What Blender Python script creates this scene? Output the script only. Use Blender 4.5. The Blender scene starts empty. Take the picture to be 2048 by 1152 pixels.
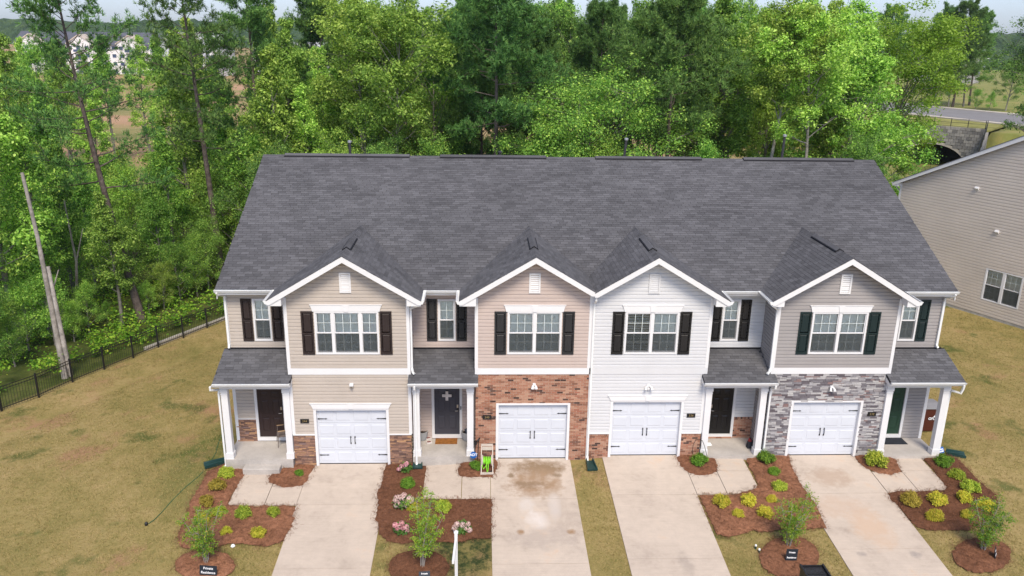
import bpy, math, random
import numpy as np
from mathutils import Matrix, Vector

# ---------------------------------------------------------------- camera, sky, sun, exposure
S = bpy.context.scene
COL = S.collection
rnd = random.Random(11)
rng = np.random.default_rng(11)

CAM = np.array([-3.791, -25.56, 14.331])
YAW, PIT, ROL = [math.radians(a) for a in (2.368, -17.391, 0.859)]
FPX = 1606.2
_d = np.array([math.sin(YAW) * math.cos(PIT), math.cos(YAW) * math.cos(PIT), math.sin(PIT)])
_r0 = np.array([math.cos(YAW), -math.sin(YAW), 0.0])
_u0 = np.cross(_r0, _d)
_r = _r0 * math.cos(ROL) + _u0 * math.sin(ROL)
_u = -_r0 * math.sin(ROL) + _u0 * math.cos(ROL)
cd = bpy.data.cameras.new("camera")
cd.sensor_width = 36.0
cd.lens = FPX * 36.0 / 2048.0
cd.clip_end = 4000.0
cam = bpy.data.objects.new("camera", cd)
cam.matrix_world = Matrix(((_r[0], _u[0], -_d[0], CAM[0]), (_r[1], _u[1], -_d[1], CAM[1]),
                           (_r[2], _u[2], -_d[2], CAM[2]), (0, 0, 0, 1)))
COL.objects.link(cam)
S.camera = cam

SUN_AZ, SUN_EL = math.radians(172), math.radians(52)     # compass angle from +Y towards +X
w = bpy.data.worlds.new("World")
S.world = w
w.use_nodes = True
nt = w.node_tree
sky = nt.nodes.new("ShaderNodeTexSky")
sky.sky_type = 'NISHITA'
sky.sun_disc = False
sky.sun_elevation = SUN_EL
sky.sun_rotation = SUN_AZ
sky.air_density = 1.0
sky.dust_density = 1.0
sky.ozone_density = 6.0
hs = nt.nodes.new("ShaderNodeHueSaturation")
hs.inputs['Saturation'].default_value = 0.55
nt.links.new(sky.outputs[0], hs.inputs['Color'])
wb = nt.nodes.new("ShaderNodeMixRGB")
wb.blend_type = 'MULTIPLY'
wb.inputs[0].default_value = 1.0
wb.inputs[2].default_value = (0.94, 0.985, 1.13, 1)
nt.links.new(hs.outputs[0], wb.inputs[1])
nt.links.new(wb.outputs[0], nt.nodes['Background'].inputs[0])
nt.nodes['Background'].inputs[1].default_value = 0.125

sl = bpy.data.lights.new("sun", 'SUN')
sl.energy = 2.9
sl.angle = math.radians(20)
sl.color = (1.0, 0.88, 0.71)
so = bpy.data.objects.new("sun", sl)
sdir = Vector((math.sin(SUN_AZ) * math.cos(SUN_EL), math.cos(SUN_AZ) * math.cos(SUN_EL), math.sin(SUN_EL)))
so.rotation_euler = sdir.to_track_quat('Z', 'Y').to_euler()
COL.objects.link(so)

S.view_settings.view_transform = 'Standard'
S.view_settings.look = 'None'
S.view_settings.exposure = 0.56
S.view_settings.gamma = 1.0
S.view_settings.use_curve_mapping = False
S.cycles.max_bounces = 4
S.cycles.transparent_max_bounces = 10

# ---------------------------------------------------------------- placing by photograph coordinates (2048 x 1152)
def ray(px, py):
    return _d + _r * (px - 1024) / FPX + _u * (576 - py) / FPX
def at_z(px, py, z):
    v = ray(px, py); return CAM + v * (z - CAM[2]) / v[2]
def at_y(px, py, y):
    v = ray(px, py); return CAM + v * (y - CAM[1]) / v[1]

BX = [-90, -60, -30, -22, -16, -12, -6.8, -3.5, -.5, .5, 5, 6.8, 10, 13.5, 20, 40, 60]
BZ = [-2.6, -2.2, -1.6, -1.05, -.62, -.37, -.33, -.15, -.15, -.06, -.06, -.085, -.085, -.12, -.17, -.2, -.4]
# the embankment that carries the road at the back right; its front is a stone wall
WA = at_z(1600, 236, 3.4); WB = at_z(1992, 266, 3.4)
WD = (WB - WA)[:2]; WLEN = float(np.linalg.norm(WD)); WD = WD / WLEN
WN = np.array([-WD[1], WD[0]])
if WN[1] < 0: WN = -WN
ROADZ = 3.4
def sstep(a, b, x):
    t = np.clip((x - a) / (b - a), 0, 1); return t * t * (3 - 2 * t)
def G(x, y):
    x = np.asarray(x, float); y = np.asarray(y, float)
    z = np.interp(x, BX, BZ) + .068 * np.clip(y, -14, 0) - .035 * np.clip(y - 6, 0, 30) * sstep(8, -12, x)
    far = sstep(45, 110, y)
    z = z * (1 - far) + (-2.4) * far
    # rising fields far behind
    z = z + 1.5 * sstep(190, 420, y) * sstep(60, -40, x) + 3.0 * sstep(420, 800, y)
    t = (x - WA[0]) * WD[0] + (y - WA[1]) * WD[1]
    s = (x - WA[0]) * WN[0] + (y - WA[1]) * WN[1]
    hi = sstep(.4, 1.0, s)
    side = sstep(WLEN, WLEN + 10, t)
    ramp = sstep(-26, 1.0, s)
    k = hi * (1 - side) + ramp * side
    ch = 1 - sstep(4.9, 6.0, np.abs(t - WLEN * .723)) * 1.0
    ch = ch * (s < 16)
    k = k * (1 - ch)
    k = k * sstep(-30, 5, t)
    z = z * (1 - k) + (ROADZ - .12) * k
    return z
def at_g(px, py, dz=0.0):
    z = 0.0
    for _ in range(14):
        p = at_z(px, py, z + dz); z = float(G(p[0], p[1]))
    return at_z(px, py, z + dz)

# ---------------------------------------------------------------- helpers: objects
ORG = {}
def root_of(o):
    while o.parent is not None: o = o.parent
    return o
def tag(o, label=None, cat=None, group=None, kind=None):
    if label: o['label'] = label
    if cat: o['category'] = cat
    if group: o['group'] = group
    if kind: o['kind'] = kind
    return o
def empty(name, loc, label=None, cat=None, group=None, rz=0.0, local=False):
    o = bpy.data.objects.new(name, None)
    o.location = loc; o.rotation_euler = (0, 0, rz)
    o.empty_display_size = .2
    COL.objects.link(o)
    ORG[o.name] = np.zeros(3) if local else np.array(loc, float)
    return tag(o, label, cat, group)
def fastmesh(name, V, F, smooth=False):
    V = np.asarray(V, np.float32); F = np.asarray(F, np.int32)
    m = bpy.data.meshes.new(name)
    n, k = F.shape
    m.vertices.add(len(V)); m.vertices.foreach_set("co", V.ravel())
    m.loops.add(n * k); m.loops.foreach_set("vertex_index", F.ravel())
    m.polygons.add(n)
    m.polygons.foreach_set("loop_start", np.arange(0, n * k, k, dtype=np.int32))
    m.polygons.foreach_set("use_smooth", np.full(n, bool(smooth)))
    m.update(calc_edges=True)
    return m
def put(name, mesh, parent=None, M=None, kind=None):
    o = bpy.data.objects.new(name, mesh)
    COL.objects.link(o)
    if parent is not None:
        o.parent = parent
        if M is not None: o.matrix_basis = Matrix.Translation(-Vector(ORG[root_of(parent).name])) @ M
    elif M is not None:
        o.matrix_basis = M
    if kind: o['kind'] = kind
    return o

class MB:
    """collects faces in world (or local) coordinates, then links ONE mesh object"""
    def __init__(s): s.v = []; s.f = []; s.sm = False
    def add(s, vs, fs):
        b = len(s.v); s.v += [tuple(p) for p in vs]; s.f += [tuple(b + i for i in f) for f in fs]; return s
    def box(s, x0, x1, y0, y1, z0, z1):
        return s.add([(x0, y0, z0), (x1, y0, z0), (x1, y1, z0), (x0, y1, z0), (x0, y0, z1), (x1, y0, z1), (x1, y1, z1), (x0, y1, z1)],
                     [(0, 3, 2, 1), (4, 5, 6, 7), (0, 1, 5, 4), (1, 2, 6, 5), (2, 3, 7, 6), (3, 0, 4, 7)])
    def prism(s, poly, axis, a, b):
        """polygon extruded along an axis; 'y': poly=(x,z), 'x': poly=(y,z), 'z': poly=(x,y)"""
        n = len(poly)
        f = {'y': lambda p, t: (p[0], t, p[1]), 'x': lambda p, t: (t, p[0], p[1]), 'z': lambda p, t: (p[0], p[1], t)}[axis]
        vs = [f(p, a) for p in poly] + [f(p, b) for p in poly]
        ar = sum(poly[i][0] * poly[(i + 1) % n][1] - poly[(i + 1) % n][0] * poly[i][1] for i in range(n))
        fs = [tuple(range(n)), tuple(range(2 * n - 1, n - 1, -1))] + [(i, i + n, (i + 1) % n + n, (i + 1) % n) for i in range(n)]
        if (ar > 0) == ((b > a) if axis != 'y' else (b < a)): fs = [tuple(reversed(f_)) for f_ in fs]
        return s.add(vs, fs)
    def ring(s, x0, x1, z0, z1, t, y0, y1, tb=None, tt=None):
        """a picture-frame ring in the XZ plane, as one connected piece"""
        tb = t if tb is None else tb; tt = t if tt is None else tt
        o = [(x0, z0), (x1, z0), (x1, z1), (x0, z1)]; i = [(x0 + t, z0 + tb), (x1 - t, z0 + tb), (x1 - t, z1 - tt), (x0 + t, z1 - tt)]
        vs = [(p[0], y0, p[1]) for p in o + i] + [(p[0], y1, p[1]) for p in o + i]
        fs = []
        for k in range(4):
            n = (k + 1) % 4
            fs += [(k, n, n + 4, k + 4), (k + 8, k + 12, n + 12, n + 8), (k, k + 8, n + 8, n), (k + 4, n + 4, n + 12, k + 12)]
        return s.add(vs, fs)
    def tube(s, pts, rad, n=8, sq=None, up=None, cap=True):
        """tube along a polyline; sq=(w,h) gives a rectangular section"""
        pts = [Vector(p) for p in pts]; m = len(pts)
        if not hasattr(rad, '__len__'): rad = [rad] * m
        ref = Vector(up) if up else None
        rows = []
        for i, p in enumerate(pts):
            if i == 0: t = pts[1] - p
            elif i == m - 1: t = p - pts[i - 1]
            else: t = (pts[i + 1] - p).normalized() + (p - pts[i - 1]).normalized()
            if t.length < 1e-9: t = Vector((0, 0, 1))
            t.normalize()
            if ref is None: ref = Vector((1, 0, 0)) if abs(t.x) < .8 else Vector((0, 1, 0))
            a = (ref - t * ref.dot(t)).normalized(); b = t.cross(a)
            ref = a if up is None else Vector(up)
            if sq:
                rows.append([p + a * sx * sq[0] / 2 + b * sy * sq[1] / 2 for sx, sy in ((1, 1), (-1, 1), (-1, -1), (1, -1))])
            else:
                rows.append([p + (a * math.cos(q) + b * math.sin(q)) * rad[i] for q in [2 * math.pi * k / n for k in range(n)]])
        k = len(rows[0])
        vs = [q for r_ in rows for q in r_]
        fs = [(i * k + j, i * k + (j + 1) % k, (i + 1) * k + (j + 1) % k, (i + 1) * k + j) for i in range(m - 1) for j in range(k)]
        if cap: fs += [tuple(range(k - 1, -1, -1)), tuple(range((m - 1) * k, m * k))]
        if not sq: s.sm = True
        return s.add(vs, fs)
    def lathe(s, prof, c, n=16):
        """profile [(r,z)...] about a vertical axis through c"""
        rows = [[(c[0] + r_ * math.cos(2 * math.pi * k / n), c[1] + r_ * math.sin(2 * math.pi * k / n), c[2] + z) for k in range(n)] for r_, z in prof]
        m = len(prof)
        fs = [(i * n + j, i * n + (j + 1) % n, (i + 1) * n + (j + 1) % n, (i + 1) * n + j) for i in range(m - 1) for j in range(n)]
        fs += [tuple(range(n - 1, -1, -1)), tuple(range((m - 1) * n, m * n))]
        s.sm = True
        return s.add([q for r_ in rows for q in r_], fs)
    def xform(s, M, start=0):
        for i in range(start, len(s.v)): s.v[i] = tuple(M @ Vector(s.v[i]))
        return s
    def build(s, name, mat, parent=None, loc=None, kind=None):
        o0 = ORG[root_of(parent).name] if parent is not None else (np.array(loc, float) if loc is not None else np.zeros(3))
        m = bpy.data.meshes.new(name)
        m.from_pydata([(p[0] - o0[0], p[1] - o0[1], p[2] - o0[2]) for p in s.v], [], s.f)
        if s.sm:
            m.shade_smooth(); m.set_sharp_from_angle(angle=math.radians(40))
        m.materials.append(mat)
        o = bpy.data.objects.new(name, m); COL.objects.link(o)
        if parent is not None: o.parent = parent
        else:
            o.location = tuple(o0); ORG[o.name] = o0
        if kind: o['kind'] = kind
        return o
def box(name, mat, parent, *a, **k):
    return MB().box(*a).build(name, mat, parent, **k)

def text_mesh(txt, size, extrude=.002, bold=0.0, align='CENTER'):
    c = bpy.data.curves.new("lettering", 'FONT')
    c.body = txt; c.size = size; c.extrude = extrude; c.align_x = align; c.align_y = 'CENTER'; c.offset = bold
    c.resolution_u = 3
    o = bpy.data.objects.new("lettering", c); COL.objects.link(o)
    dg = bpy.context.evaluated_depsgraph_get()
    m = bpy.data.meshes.new_from_object(o.evaluated_get(dg))
    bpy.data.objects.remove(o); bpy.data.curves.remove(c)
    return m

# ---------------------------------------------------------------- helpers: materials
class NT:
    def __init__(s, name):
        s.m = bpy.data.materials.new(name); s.m.use_nodes = True
        s.t = s.m.node_tree; s.b = s.t.nodes['Principled BSDF']; s.out = s.t.nodes['Material Output']
        s.geo = s.n('NewGeometry')
    def n(s, kind, **k):
        x = s.t.nodes.new('ShaderNode' + kind)
        for a, v in k.items(): setattr(x, a, v)
        return x
    def l(s, a, b): s.t.links.new(a, b)
    def val(s, sock, v):
        if hasattr(v, 'links') or isinstance(v, bpy.types.NodeSocket): s.l(v, sock)
        else: sock.default_value = v
    def math(s, op, a, b=0.0, c=0.0):
        x = s.n('Math', operation=op)
        s.val(x.inputs[0], a); s.val(x.inputs[1], b); s.val(x.inputs[2], c)
        return x.outputs[0]
    def noise(s, scale, detail=3, rough=.55, vec=None, dist=0.0, stretch=None):
        x = s.n('TexNoise'); x.inputs['Scale'].default_value = scale; x.inputs['Detail'].default_value = detail
        x.inputs['Roughness'].default_value = rough; x.inputs['Distortion'].default_value = dist
        v = vec if vec is not None else s.geo.outputs['Position']
        if stretch:
            mp = s.n('Mapping'); mp.inputs['Scale'].default_value = stretch; s.l(v, mp.inputs[0]); v = mp.outputs[0]
        s.l(v, x.inputs['Vector'])
        return x.outputs['Fac']
    def ramp(s, fac, stops, interp='LINEAR'):
        x = s.n('ValToRGB'); x.color_ramp.interpolation = interp
        e = x.color_ramp.elements
        while len(e) > 1: e.remove(e[-1])
        for i, (p, c) in enumerate(stops):
            q = e[0] if i == 0 else e.new(p)
            q.position = p; q.color = (*c, 1) if len(c) == 3 else c
        s.l(fac, x.inputs[0])
        return x.outputs[0]
    def rng(s, fac, a, b, lo, hi):
        x = s.n('MapRange'); s.l(fac, x.inputs[0])
        for i, v in enumerate((a, b, lo, hi)): x.inputs[i + 1].default_value = v
        return x.outputs[0]
    def mix(s, fac, a, b, mode='MIX'):
        x = s.n('MixRGB', blend_type=mode)
        s.val(x.inputs[0], fac)
        for sock, v in ((x.inputs[1], a), (x.inputs[2], b)):
            if isinstance(v, tuple): sock.default_value = (*v, 1) if len(v) == 3 else v
            else: s.l(v, sock)
        return x.outputs[0]
    def gray(s, v):
        x = s.n('CombineColor')
        for i in range(3): s.l(v, x.inputs[i])
        return x.outputs[0]
    def rand(s):
        """a number per loose piece and per object"""
        oi = s.n('ObjectInfo')
        a = s.math('ADD', s.geo.outputs['Random Per Island'], s.math('MULTIPLY', oi.outputs['Random'], 7.31))
        return s.math('FRACT', a)
    def bump(s, h, dist=.01, strength=.5):
        x = s.n('Bump'); x.inputs['Distance'].default_value = dist; x.inputs['Strength'].default_value = strength
        s.l(h, x.inputs['Height']); s.l(x.outputs[0], s.b.inputs['Normal'])
    def done(s, col=None, rough=.7, spec=.3, metal=0.0):
        if col is not None:
            if isinstance(col, tuple): s.b.inputs['Base Color'].default_value = (*col, 1)
            else: s.l(col, s.b.inputs['Base Color'])
        s.val(s.b.inputs['Roughness'], rough)
        s.b.inputs['Specular IOR Level'].default_value = spec
        s.b.inputs['Metallic'].default_value = metal
        return s.m
def paint(name, c, rough=.5, spec=.4, var=.06, scale=2.5, fine=.04, fscale=40, metal=0.0, bump=0.0, stretch=None):
    k = NT(name)
    f = k.math('ADD', k.rng(k.noise(scale, 3, stretch=stretch), .3, .7, 1 - var, 1 + var), k.rng(k.noise(fscale, 2), .3, .7, -fine, fine))
    col = k.mix(1.0, c, k.gray(f), 'MULTIPLY')
    if bump: k.bump(k.noise(fscale, 3), bump, .6)
    return k.done(col, rough, spec, metal)
def pieces(name, stops, rough=.85, spec=.25, big=None, fine=.12, fscale=50, bump=.004, interp='LINEAR'):
    """colour picked piece by piece, with fine grain; big=(scale, lo, hi) adds a broad drift"""
    k = NT(name)
    c = k.ramp(k.rand(), stops, interp)
    f = k.rng(k.noise(fscale, 3), .25, .75, 1 - fine, 1 + fine)
    if big: f = k.math('MULTIPLY', f, k.rng(k.noise(big[0], 3), .35, .65, big[1], big[2]))
    c = k.mix(1.0, c, k.gray(f), 'MULTIPLY')
    if bump: k.bump(k.noise(fscale, 3), bump, .7)
    return k.done(c, rough, spec)
def leafmat(name, stops, trans=.35, objvar=.25, rough=.6):
    k = NT(name)
    isl = k.geo.outputs['Random Per Island']
    c = k.ramp(isl, stops)
    oi = k.n('ObjectInfo')
    hv = k.n('HueSaturation'); k.l(c, hv.inputs['Color'])
    k.l(k.rng(oi.outputs['Random'], 0, 1, .5 - .008 * objvar / .25, .5 + .02 * objvar / .25), hv.inputs['Hue'])
    k.l(k.rng(k.math('FRACT', k.math('MULTIPLY', oi.outputs['Random'], 5.7)), 0, 1, 1 - objvar, 1 + objvar), hv.inputs['Value'])
    c = hv.outputs[0]
    k.done(c, rough, .25)
    tr = k.n('BsdfTranslucent'); k.l(k.mix(1.0, c, (1.25, 1.25, .7), 'MULTIPLY'), tr.inputs[0])
    mx = k.n('MixShader'); mx.inputs[0].default_value = trans
    k.l(k.b.outputs[0], mx.inputs[1]); k.l(tr.outputs[0], mx.inputs[2]); k.l(mx.outputs[0], k.out.inputs[0])
    return k.m
# ---------------------------------------------------------------- materials
WHITE = paint('white trim', (.70, .70, .71), .45, .4, .03, 1.2, .02, 30)
GUTTER = paint('white gutter', (.74, .75, .75), .35, .5, .05, .8, .03, 12)
DOORWHITE = paint('white garage door', (.58, .61, .67), .45, .4, .03, 1.5, .015, 60)
SHEATH = paint('dark sheathing', (.03, .03, .032), .9, .1)  # wall core coloured near black to stand in for unlit rooms behind the blinds
CONC = paint('porch concrete', (.42, .39, .36), .9, .2, .12, 1.8, .08, 25, bump=.004)
FOUND = paint('rough concrete', (.40, .38, .35), .95, .2, .2, 2.5, .12, 18, bump=.01)
BLACK = paint('black metal', (.012, .012, .014), .4, .5, .1, 3, .05, 30)
BRASS = paint('gold numerals', (.62, .48, .22), .35, .5, .05, 5, .02, 30, metal=.6)
NICKEL = paint('brushed nickel', (.55, .53, .5), .3, .5, .05, 5, .02, 30, metal=.9)
PIPE = paint('dark vent pipe', (.035, .036, .04), .5, .4)
PIPECAP = paint('zinc cap', (.45, .46, .47), .4, .5, metal=.6)
GREENPLASTIC = paint('dark green plastic', (.012, .045, .042), .45, .4, .15, 4, .05, 40)
BLIND = paint('white blind', (.84, .86, .84), .6, .3, .03, 2, .02, 20)
SCREEN = None
SIDING = [paint('beige vinyl', (.47, .415, .365), .55, .3, .05, .9, .03, 25),
          paint('pinkish beige vinyl', (.50, .415, .375), .55, .3, .05, .9, .03, 25),
          paint('white vinyl', (.60, .605, .62), .55, .3, .03, .9, .02, 25),
          paint('grey vinyl', (.325, .305, .30), .55, .3, .05, .9, .03, 25)]
TANSIDING = paint('tan vinyl', (.62, .555, .49), .55, .3, .05, .7, .03, 25)
SHUT = [paint('brown shutter', (.030, .021, .020), .5, .3, .1, 3, .06, 40), paint('charcoal shutter', (.026, .026, .028), .5, .3, .1, 3, .06, 40),
        paint('black shutter', (.017, .016, .016), .5, .3, .1, 3, .06, 40), paint('blackish green shutter', (.010, .022, .023), .5, .3, .1, 3, .06, 40)]
FDOOR = [paint('brown door', (.034, .020, .019), .45, .35, .06, 2, .03, 40), paint('slate door', (.052, .052, .066), .45, .35, .06, 2, .03, 40),
         paint('black door', (.006, .006, .007), .35, .45, .06, 2, .03, 40), paint('dark green door', (.020, .052, .032), .45, .35, .06, 2, .03, 40)]

def _glass(name, tint, refl, tr):
    k = NT(name)
    k.t.nodes.remove(k.b)
    a = k.n('BsdfTransparent'); a.inputs[0].default_value = (*tint, 1)
    g = k.n('BsdfGlossy'); g.inputs['Roughness'].default_value = .03; g.inputs[0].default_value = (.9, .95, 1, 1)
    fr = k.n('Fresnel'); fr.inputs[0].default_value = 1.5
    f = k.math('ADD', k.math('MULTIPLY', fr.outputs[0], 1.0), refl)
    m = k.n('MixShader'); k.l(f, m.inputs[0]); k.l(a.outputs[0], m.inputs[1]); k.l(g.outputs[0], m.inputs[2])
    k.l(m.outputs[0], k.out.inputs[0])
    return k.m
GLASS = _glass('window glass', (.96, .98, .975), .04, 0)
def _screen():
    k = NT('insect screen')
    a = k.n('BsdfTransparent'); k.done((.06, .068, .07), .8, .2)
    m = k.n('MixShader'); m.inputs[0].default_value = .36
    k.l(a.outputs[0], m.inputs[1]); k.l(k.b.outputs[0], m.inputs[2]); k.l(m.outputs[0], k.out.inputs[0])
    return k.m
SCREEN = _screen()
GRILLE = paint('window grille', (.62, .68, .67), .5, .3)

def _shingle(name, lo, hi, tint):
    k = NT(name)
    r = k.rand()
    c = k.ramp(r, [(0, tuple(lo * t for t in tint)), (.18, tuple((lo * .75 + hi * .25) * t for t in tint)), (.55, tuple((lo * .45 + hi * .55) * t for t in tint)), (1, tuple(hi * t for t in tint))])
    big = k.rng(k.noise(1.0, 5, .65, dist=.8, stretch=(.55, 1.1, 1)), .36, .64, .86, 1.11)
    broad = k.rng(k.noise(.16, 2), .3, .7, .93, 1.07)
    gr = k.rng(k.noise(130, 2, .7), .25, .75, .85, 1.15)
    f = k.math('MULTIPLY', k.math('MULTIPLY', big, gr), broad)
    k.bump(k.noise(160, 2), .003, .8)
    return k.done(k.mix(1.0, c, k.gray(f), 'MULTIPLY'), .92, .18)
SHINGLE = _shingle('asphalt shingle', .078, .118, (.99, .99, 1.07))
UNDERLAY = paint('shingle underlay', (.034, .034, .039), .95, .1)
RIDGEV = paint('ridge vent black', (.012, .012, .015), .6, .3)

BRICK = pieces('brick', [(0, (.06, .036, .03)), (.05, (.085, .05, .04)), (.08, (.18, .09, .062)), (.2, (.28, .132, .085)), (.45, (.345, .168, .108)), (.65, (.40, .215, .145)), (.85, (.43, .26, .18)), (1, (.33, .135, .088))], .9, .2, big=(.9, .92, 1.1), fine=.18)
MORTAR = paint('mortar', (.43, .37, .31), .95, .15, .12, 3, .12, 40, bump=.004)
GSTONE = pieces('grey ledge stone', [(0, (.105, .088, .098)), (.16, (.165, .155, .17)), (.36, (.245, .235, .25)), (.54, (.345, .335, .345)), (.74, (.46, .45, .445)), (.88, (.38, .37, .375)), (.94, (.25, .185, .18)), (1, (.22, .145, .14))], .9, .2, fine=.16, fscale=22)
RSTONE = pieces('russet ledge stone', [(0, (.125, .078, .068)), (.3, (.21, .125, .098)), (.6, (.29, .17, .125)), (.8, (.37, .215, .135)), (.9, (.45, .265, .14)), (1, (.23, .16, .15))], .9, .2, fine=.18, fscale=22)
JOINT = paint('dark joint', (.10, .09, .088), .95, .1)

PLANT = {
 'bright': leafmat('tulip leaves', [(0, (0.094, 0.178, 0.029)), (.4, (0.270, 0.439, 0.075)), (.8, (0.527, 0.728, 0.137)), (1, (0.646, 0.792, 0.210))], .42),
 'mid': leafmat('maple leaves', [(0, (0.062, 0.140, 0.025)), (.45, (0.205, 0.390, 0.067)), (.85, (0.422, 0.652, 0.119)), (1, (0.630, 0.764, 0.152))], .4),
 'deep': leafmat('oak leaves', [(0, (0.045, 0.100, 0.023)), (.5, (0.138, 0.274, 0.056)), (.9, (0.268, 0.454, 0.095)), (1, (0.393, 0.525, 0.115))], .35),
 'yellow': leafmat('yellow green leaves', [(0, (0.149, 0.270, 0.036)), (.5, (0.279, 0.451, 0.055)), (1, (0.373, 0.523, 0.091))], .45, .08),
 'pine': leafmat('pine needles', [(0, (0.036, 0.088, 0.023)), (.5, (0.121, 0.254, 0.064)), (.9, (0.243, 0.426, 0.100)), (1, (0.354, 0.510, 0.124))], .22),
 'under': leafmat('undergrowth leaves', [(0, (0.049, 0.112, 0.010)), (.5, (0.158, 0.304, 0.025)), (.9, (0.336, 0.481, 0.044)), (1, (0.491, 0.513, 0.080))], .4),
 'gold': leafmat('golden shrub leaves', [(0, (0.269, 0.269, 0.024)), (.4, (0.484, 0.484, 0.041)), (.8, (0.646, 0.592, 0.067)), (1, (0.618, 0.403, 0.080))], .3, .15),
 'lime': leafmat('lime shrub leaves', [(0, (0.159, 0.251, 0.025)), (.5, (0.344, 0.437, 0.041)), (1, (0.555, 0.568, 0.083))], .3, .15),
 'olive': leafmat('olive gold shrub leaves', [(0, (0.179, 0.146, 0.022)), (.5, (0.336, 0.269, 0.039)), (1, (0.470, 0.358, 0.067))], .3, .15),
 'green': leafmat('green shrub leaves', [(0, (0.069, 0.156, 0.015)), (.5, (0.138, 0.275, 0.025)), (1, (0.237, 0.375, 0.044))], .3, .15),
 'myrtle': leafmat('young tree leaves', [(0, (0.090, 0.210, 0.023)), (.5, (0.192, 0.357, 0.036)), (.85, (0.315, 0.441, 0.050)), (1, (0.495, 0.378, 0.083))], .4, .2),
 'hydr': leafmat('hydrangea leaves', [(0, (0.039, 0.111, 0.018)), (.6, (0.091, 0.195, 0.039)), (1, (0.156, 0.260, 0.052))], .3, .1),
}
BARK = pieces('pine bark', [(0, (.085, .068, .060)), (1, (.145, .115, .100))], .95, .1, big=(3, .7, 1.3), fine=.35, fscale=14, bump=.02)
GBARK = pieces('grey bark', [(0, (.16, .15, .13)), (1, (.27, .245, .21))], .95, .1, big=(3, .75, 1.25), fine=.3, fscale=14, bump=.015)
PALEBARK = pieces('weathered bare wood', [(0, (.27, .245, .22)), (1, (.36, .33, .30))], .95, .1, big=(2, .7, 1.2), fine=.25, fscale=10, bump=.015)
PETAL = leafmat('pink petals', [(0, (.52, .20, .26)), (.5, (.66, .33, .38)), (1, (.78, .55, .55))], .25, .12)
PETALP = leafmat('pale pink petals', [(0, (.58, .36, .38)), (.5, (.70, .50, .50)), (1, (.80, .70, .64))], .25, .05)

def _straw():
    k = NT('pine straw')
    a = k.noise(9, 4, .7); b = k.noise(1.2, 3); r = k.rand()
    c = k.ramp(k.math('ADD', k.math('MULTIPLY', a, .6), k.math('MULTIPLY', r, .4)), [(.15, (.058, .027, .016)), (.45, (.148, .067, .038)), (.7, (.26, .122, .070)), (1, (.43, .25, .155))])
    c = k.mix(1.0, c, k.gray(k.rng(b, .3, .7, .8, 1.2)), 'MULTIPLY')
    c = k.mix(1.0, c, k.gray(k.rng(k.noise(70, 3, .7, stretch=(1, .35, 1)), .3, .7, .6, 1.4)), 'MULTIPLY')
    k.bump(k.noise(60, 3), .02, 1.0)
    return k.done(c, .95, .1)
STRAW = _straw()

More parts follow.
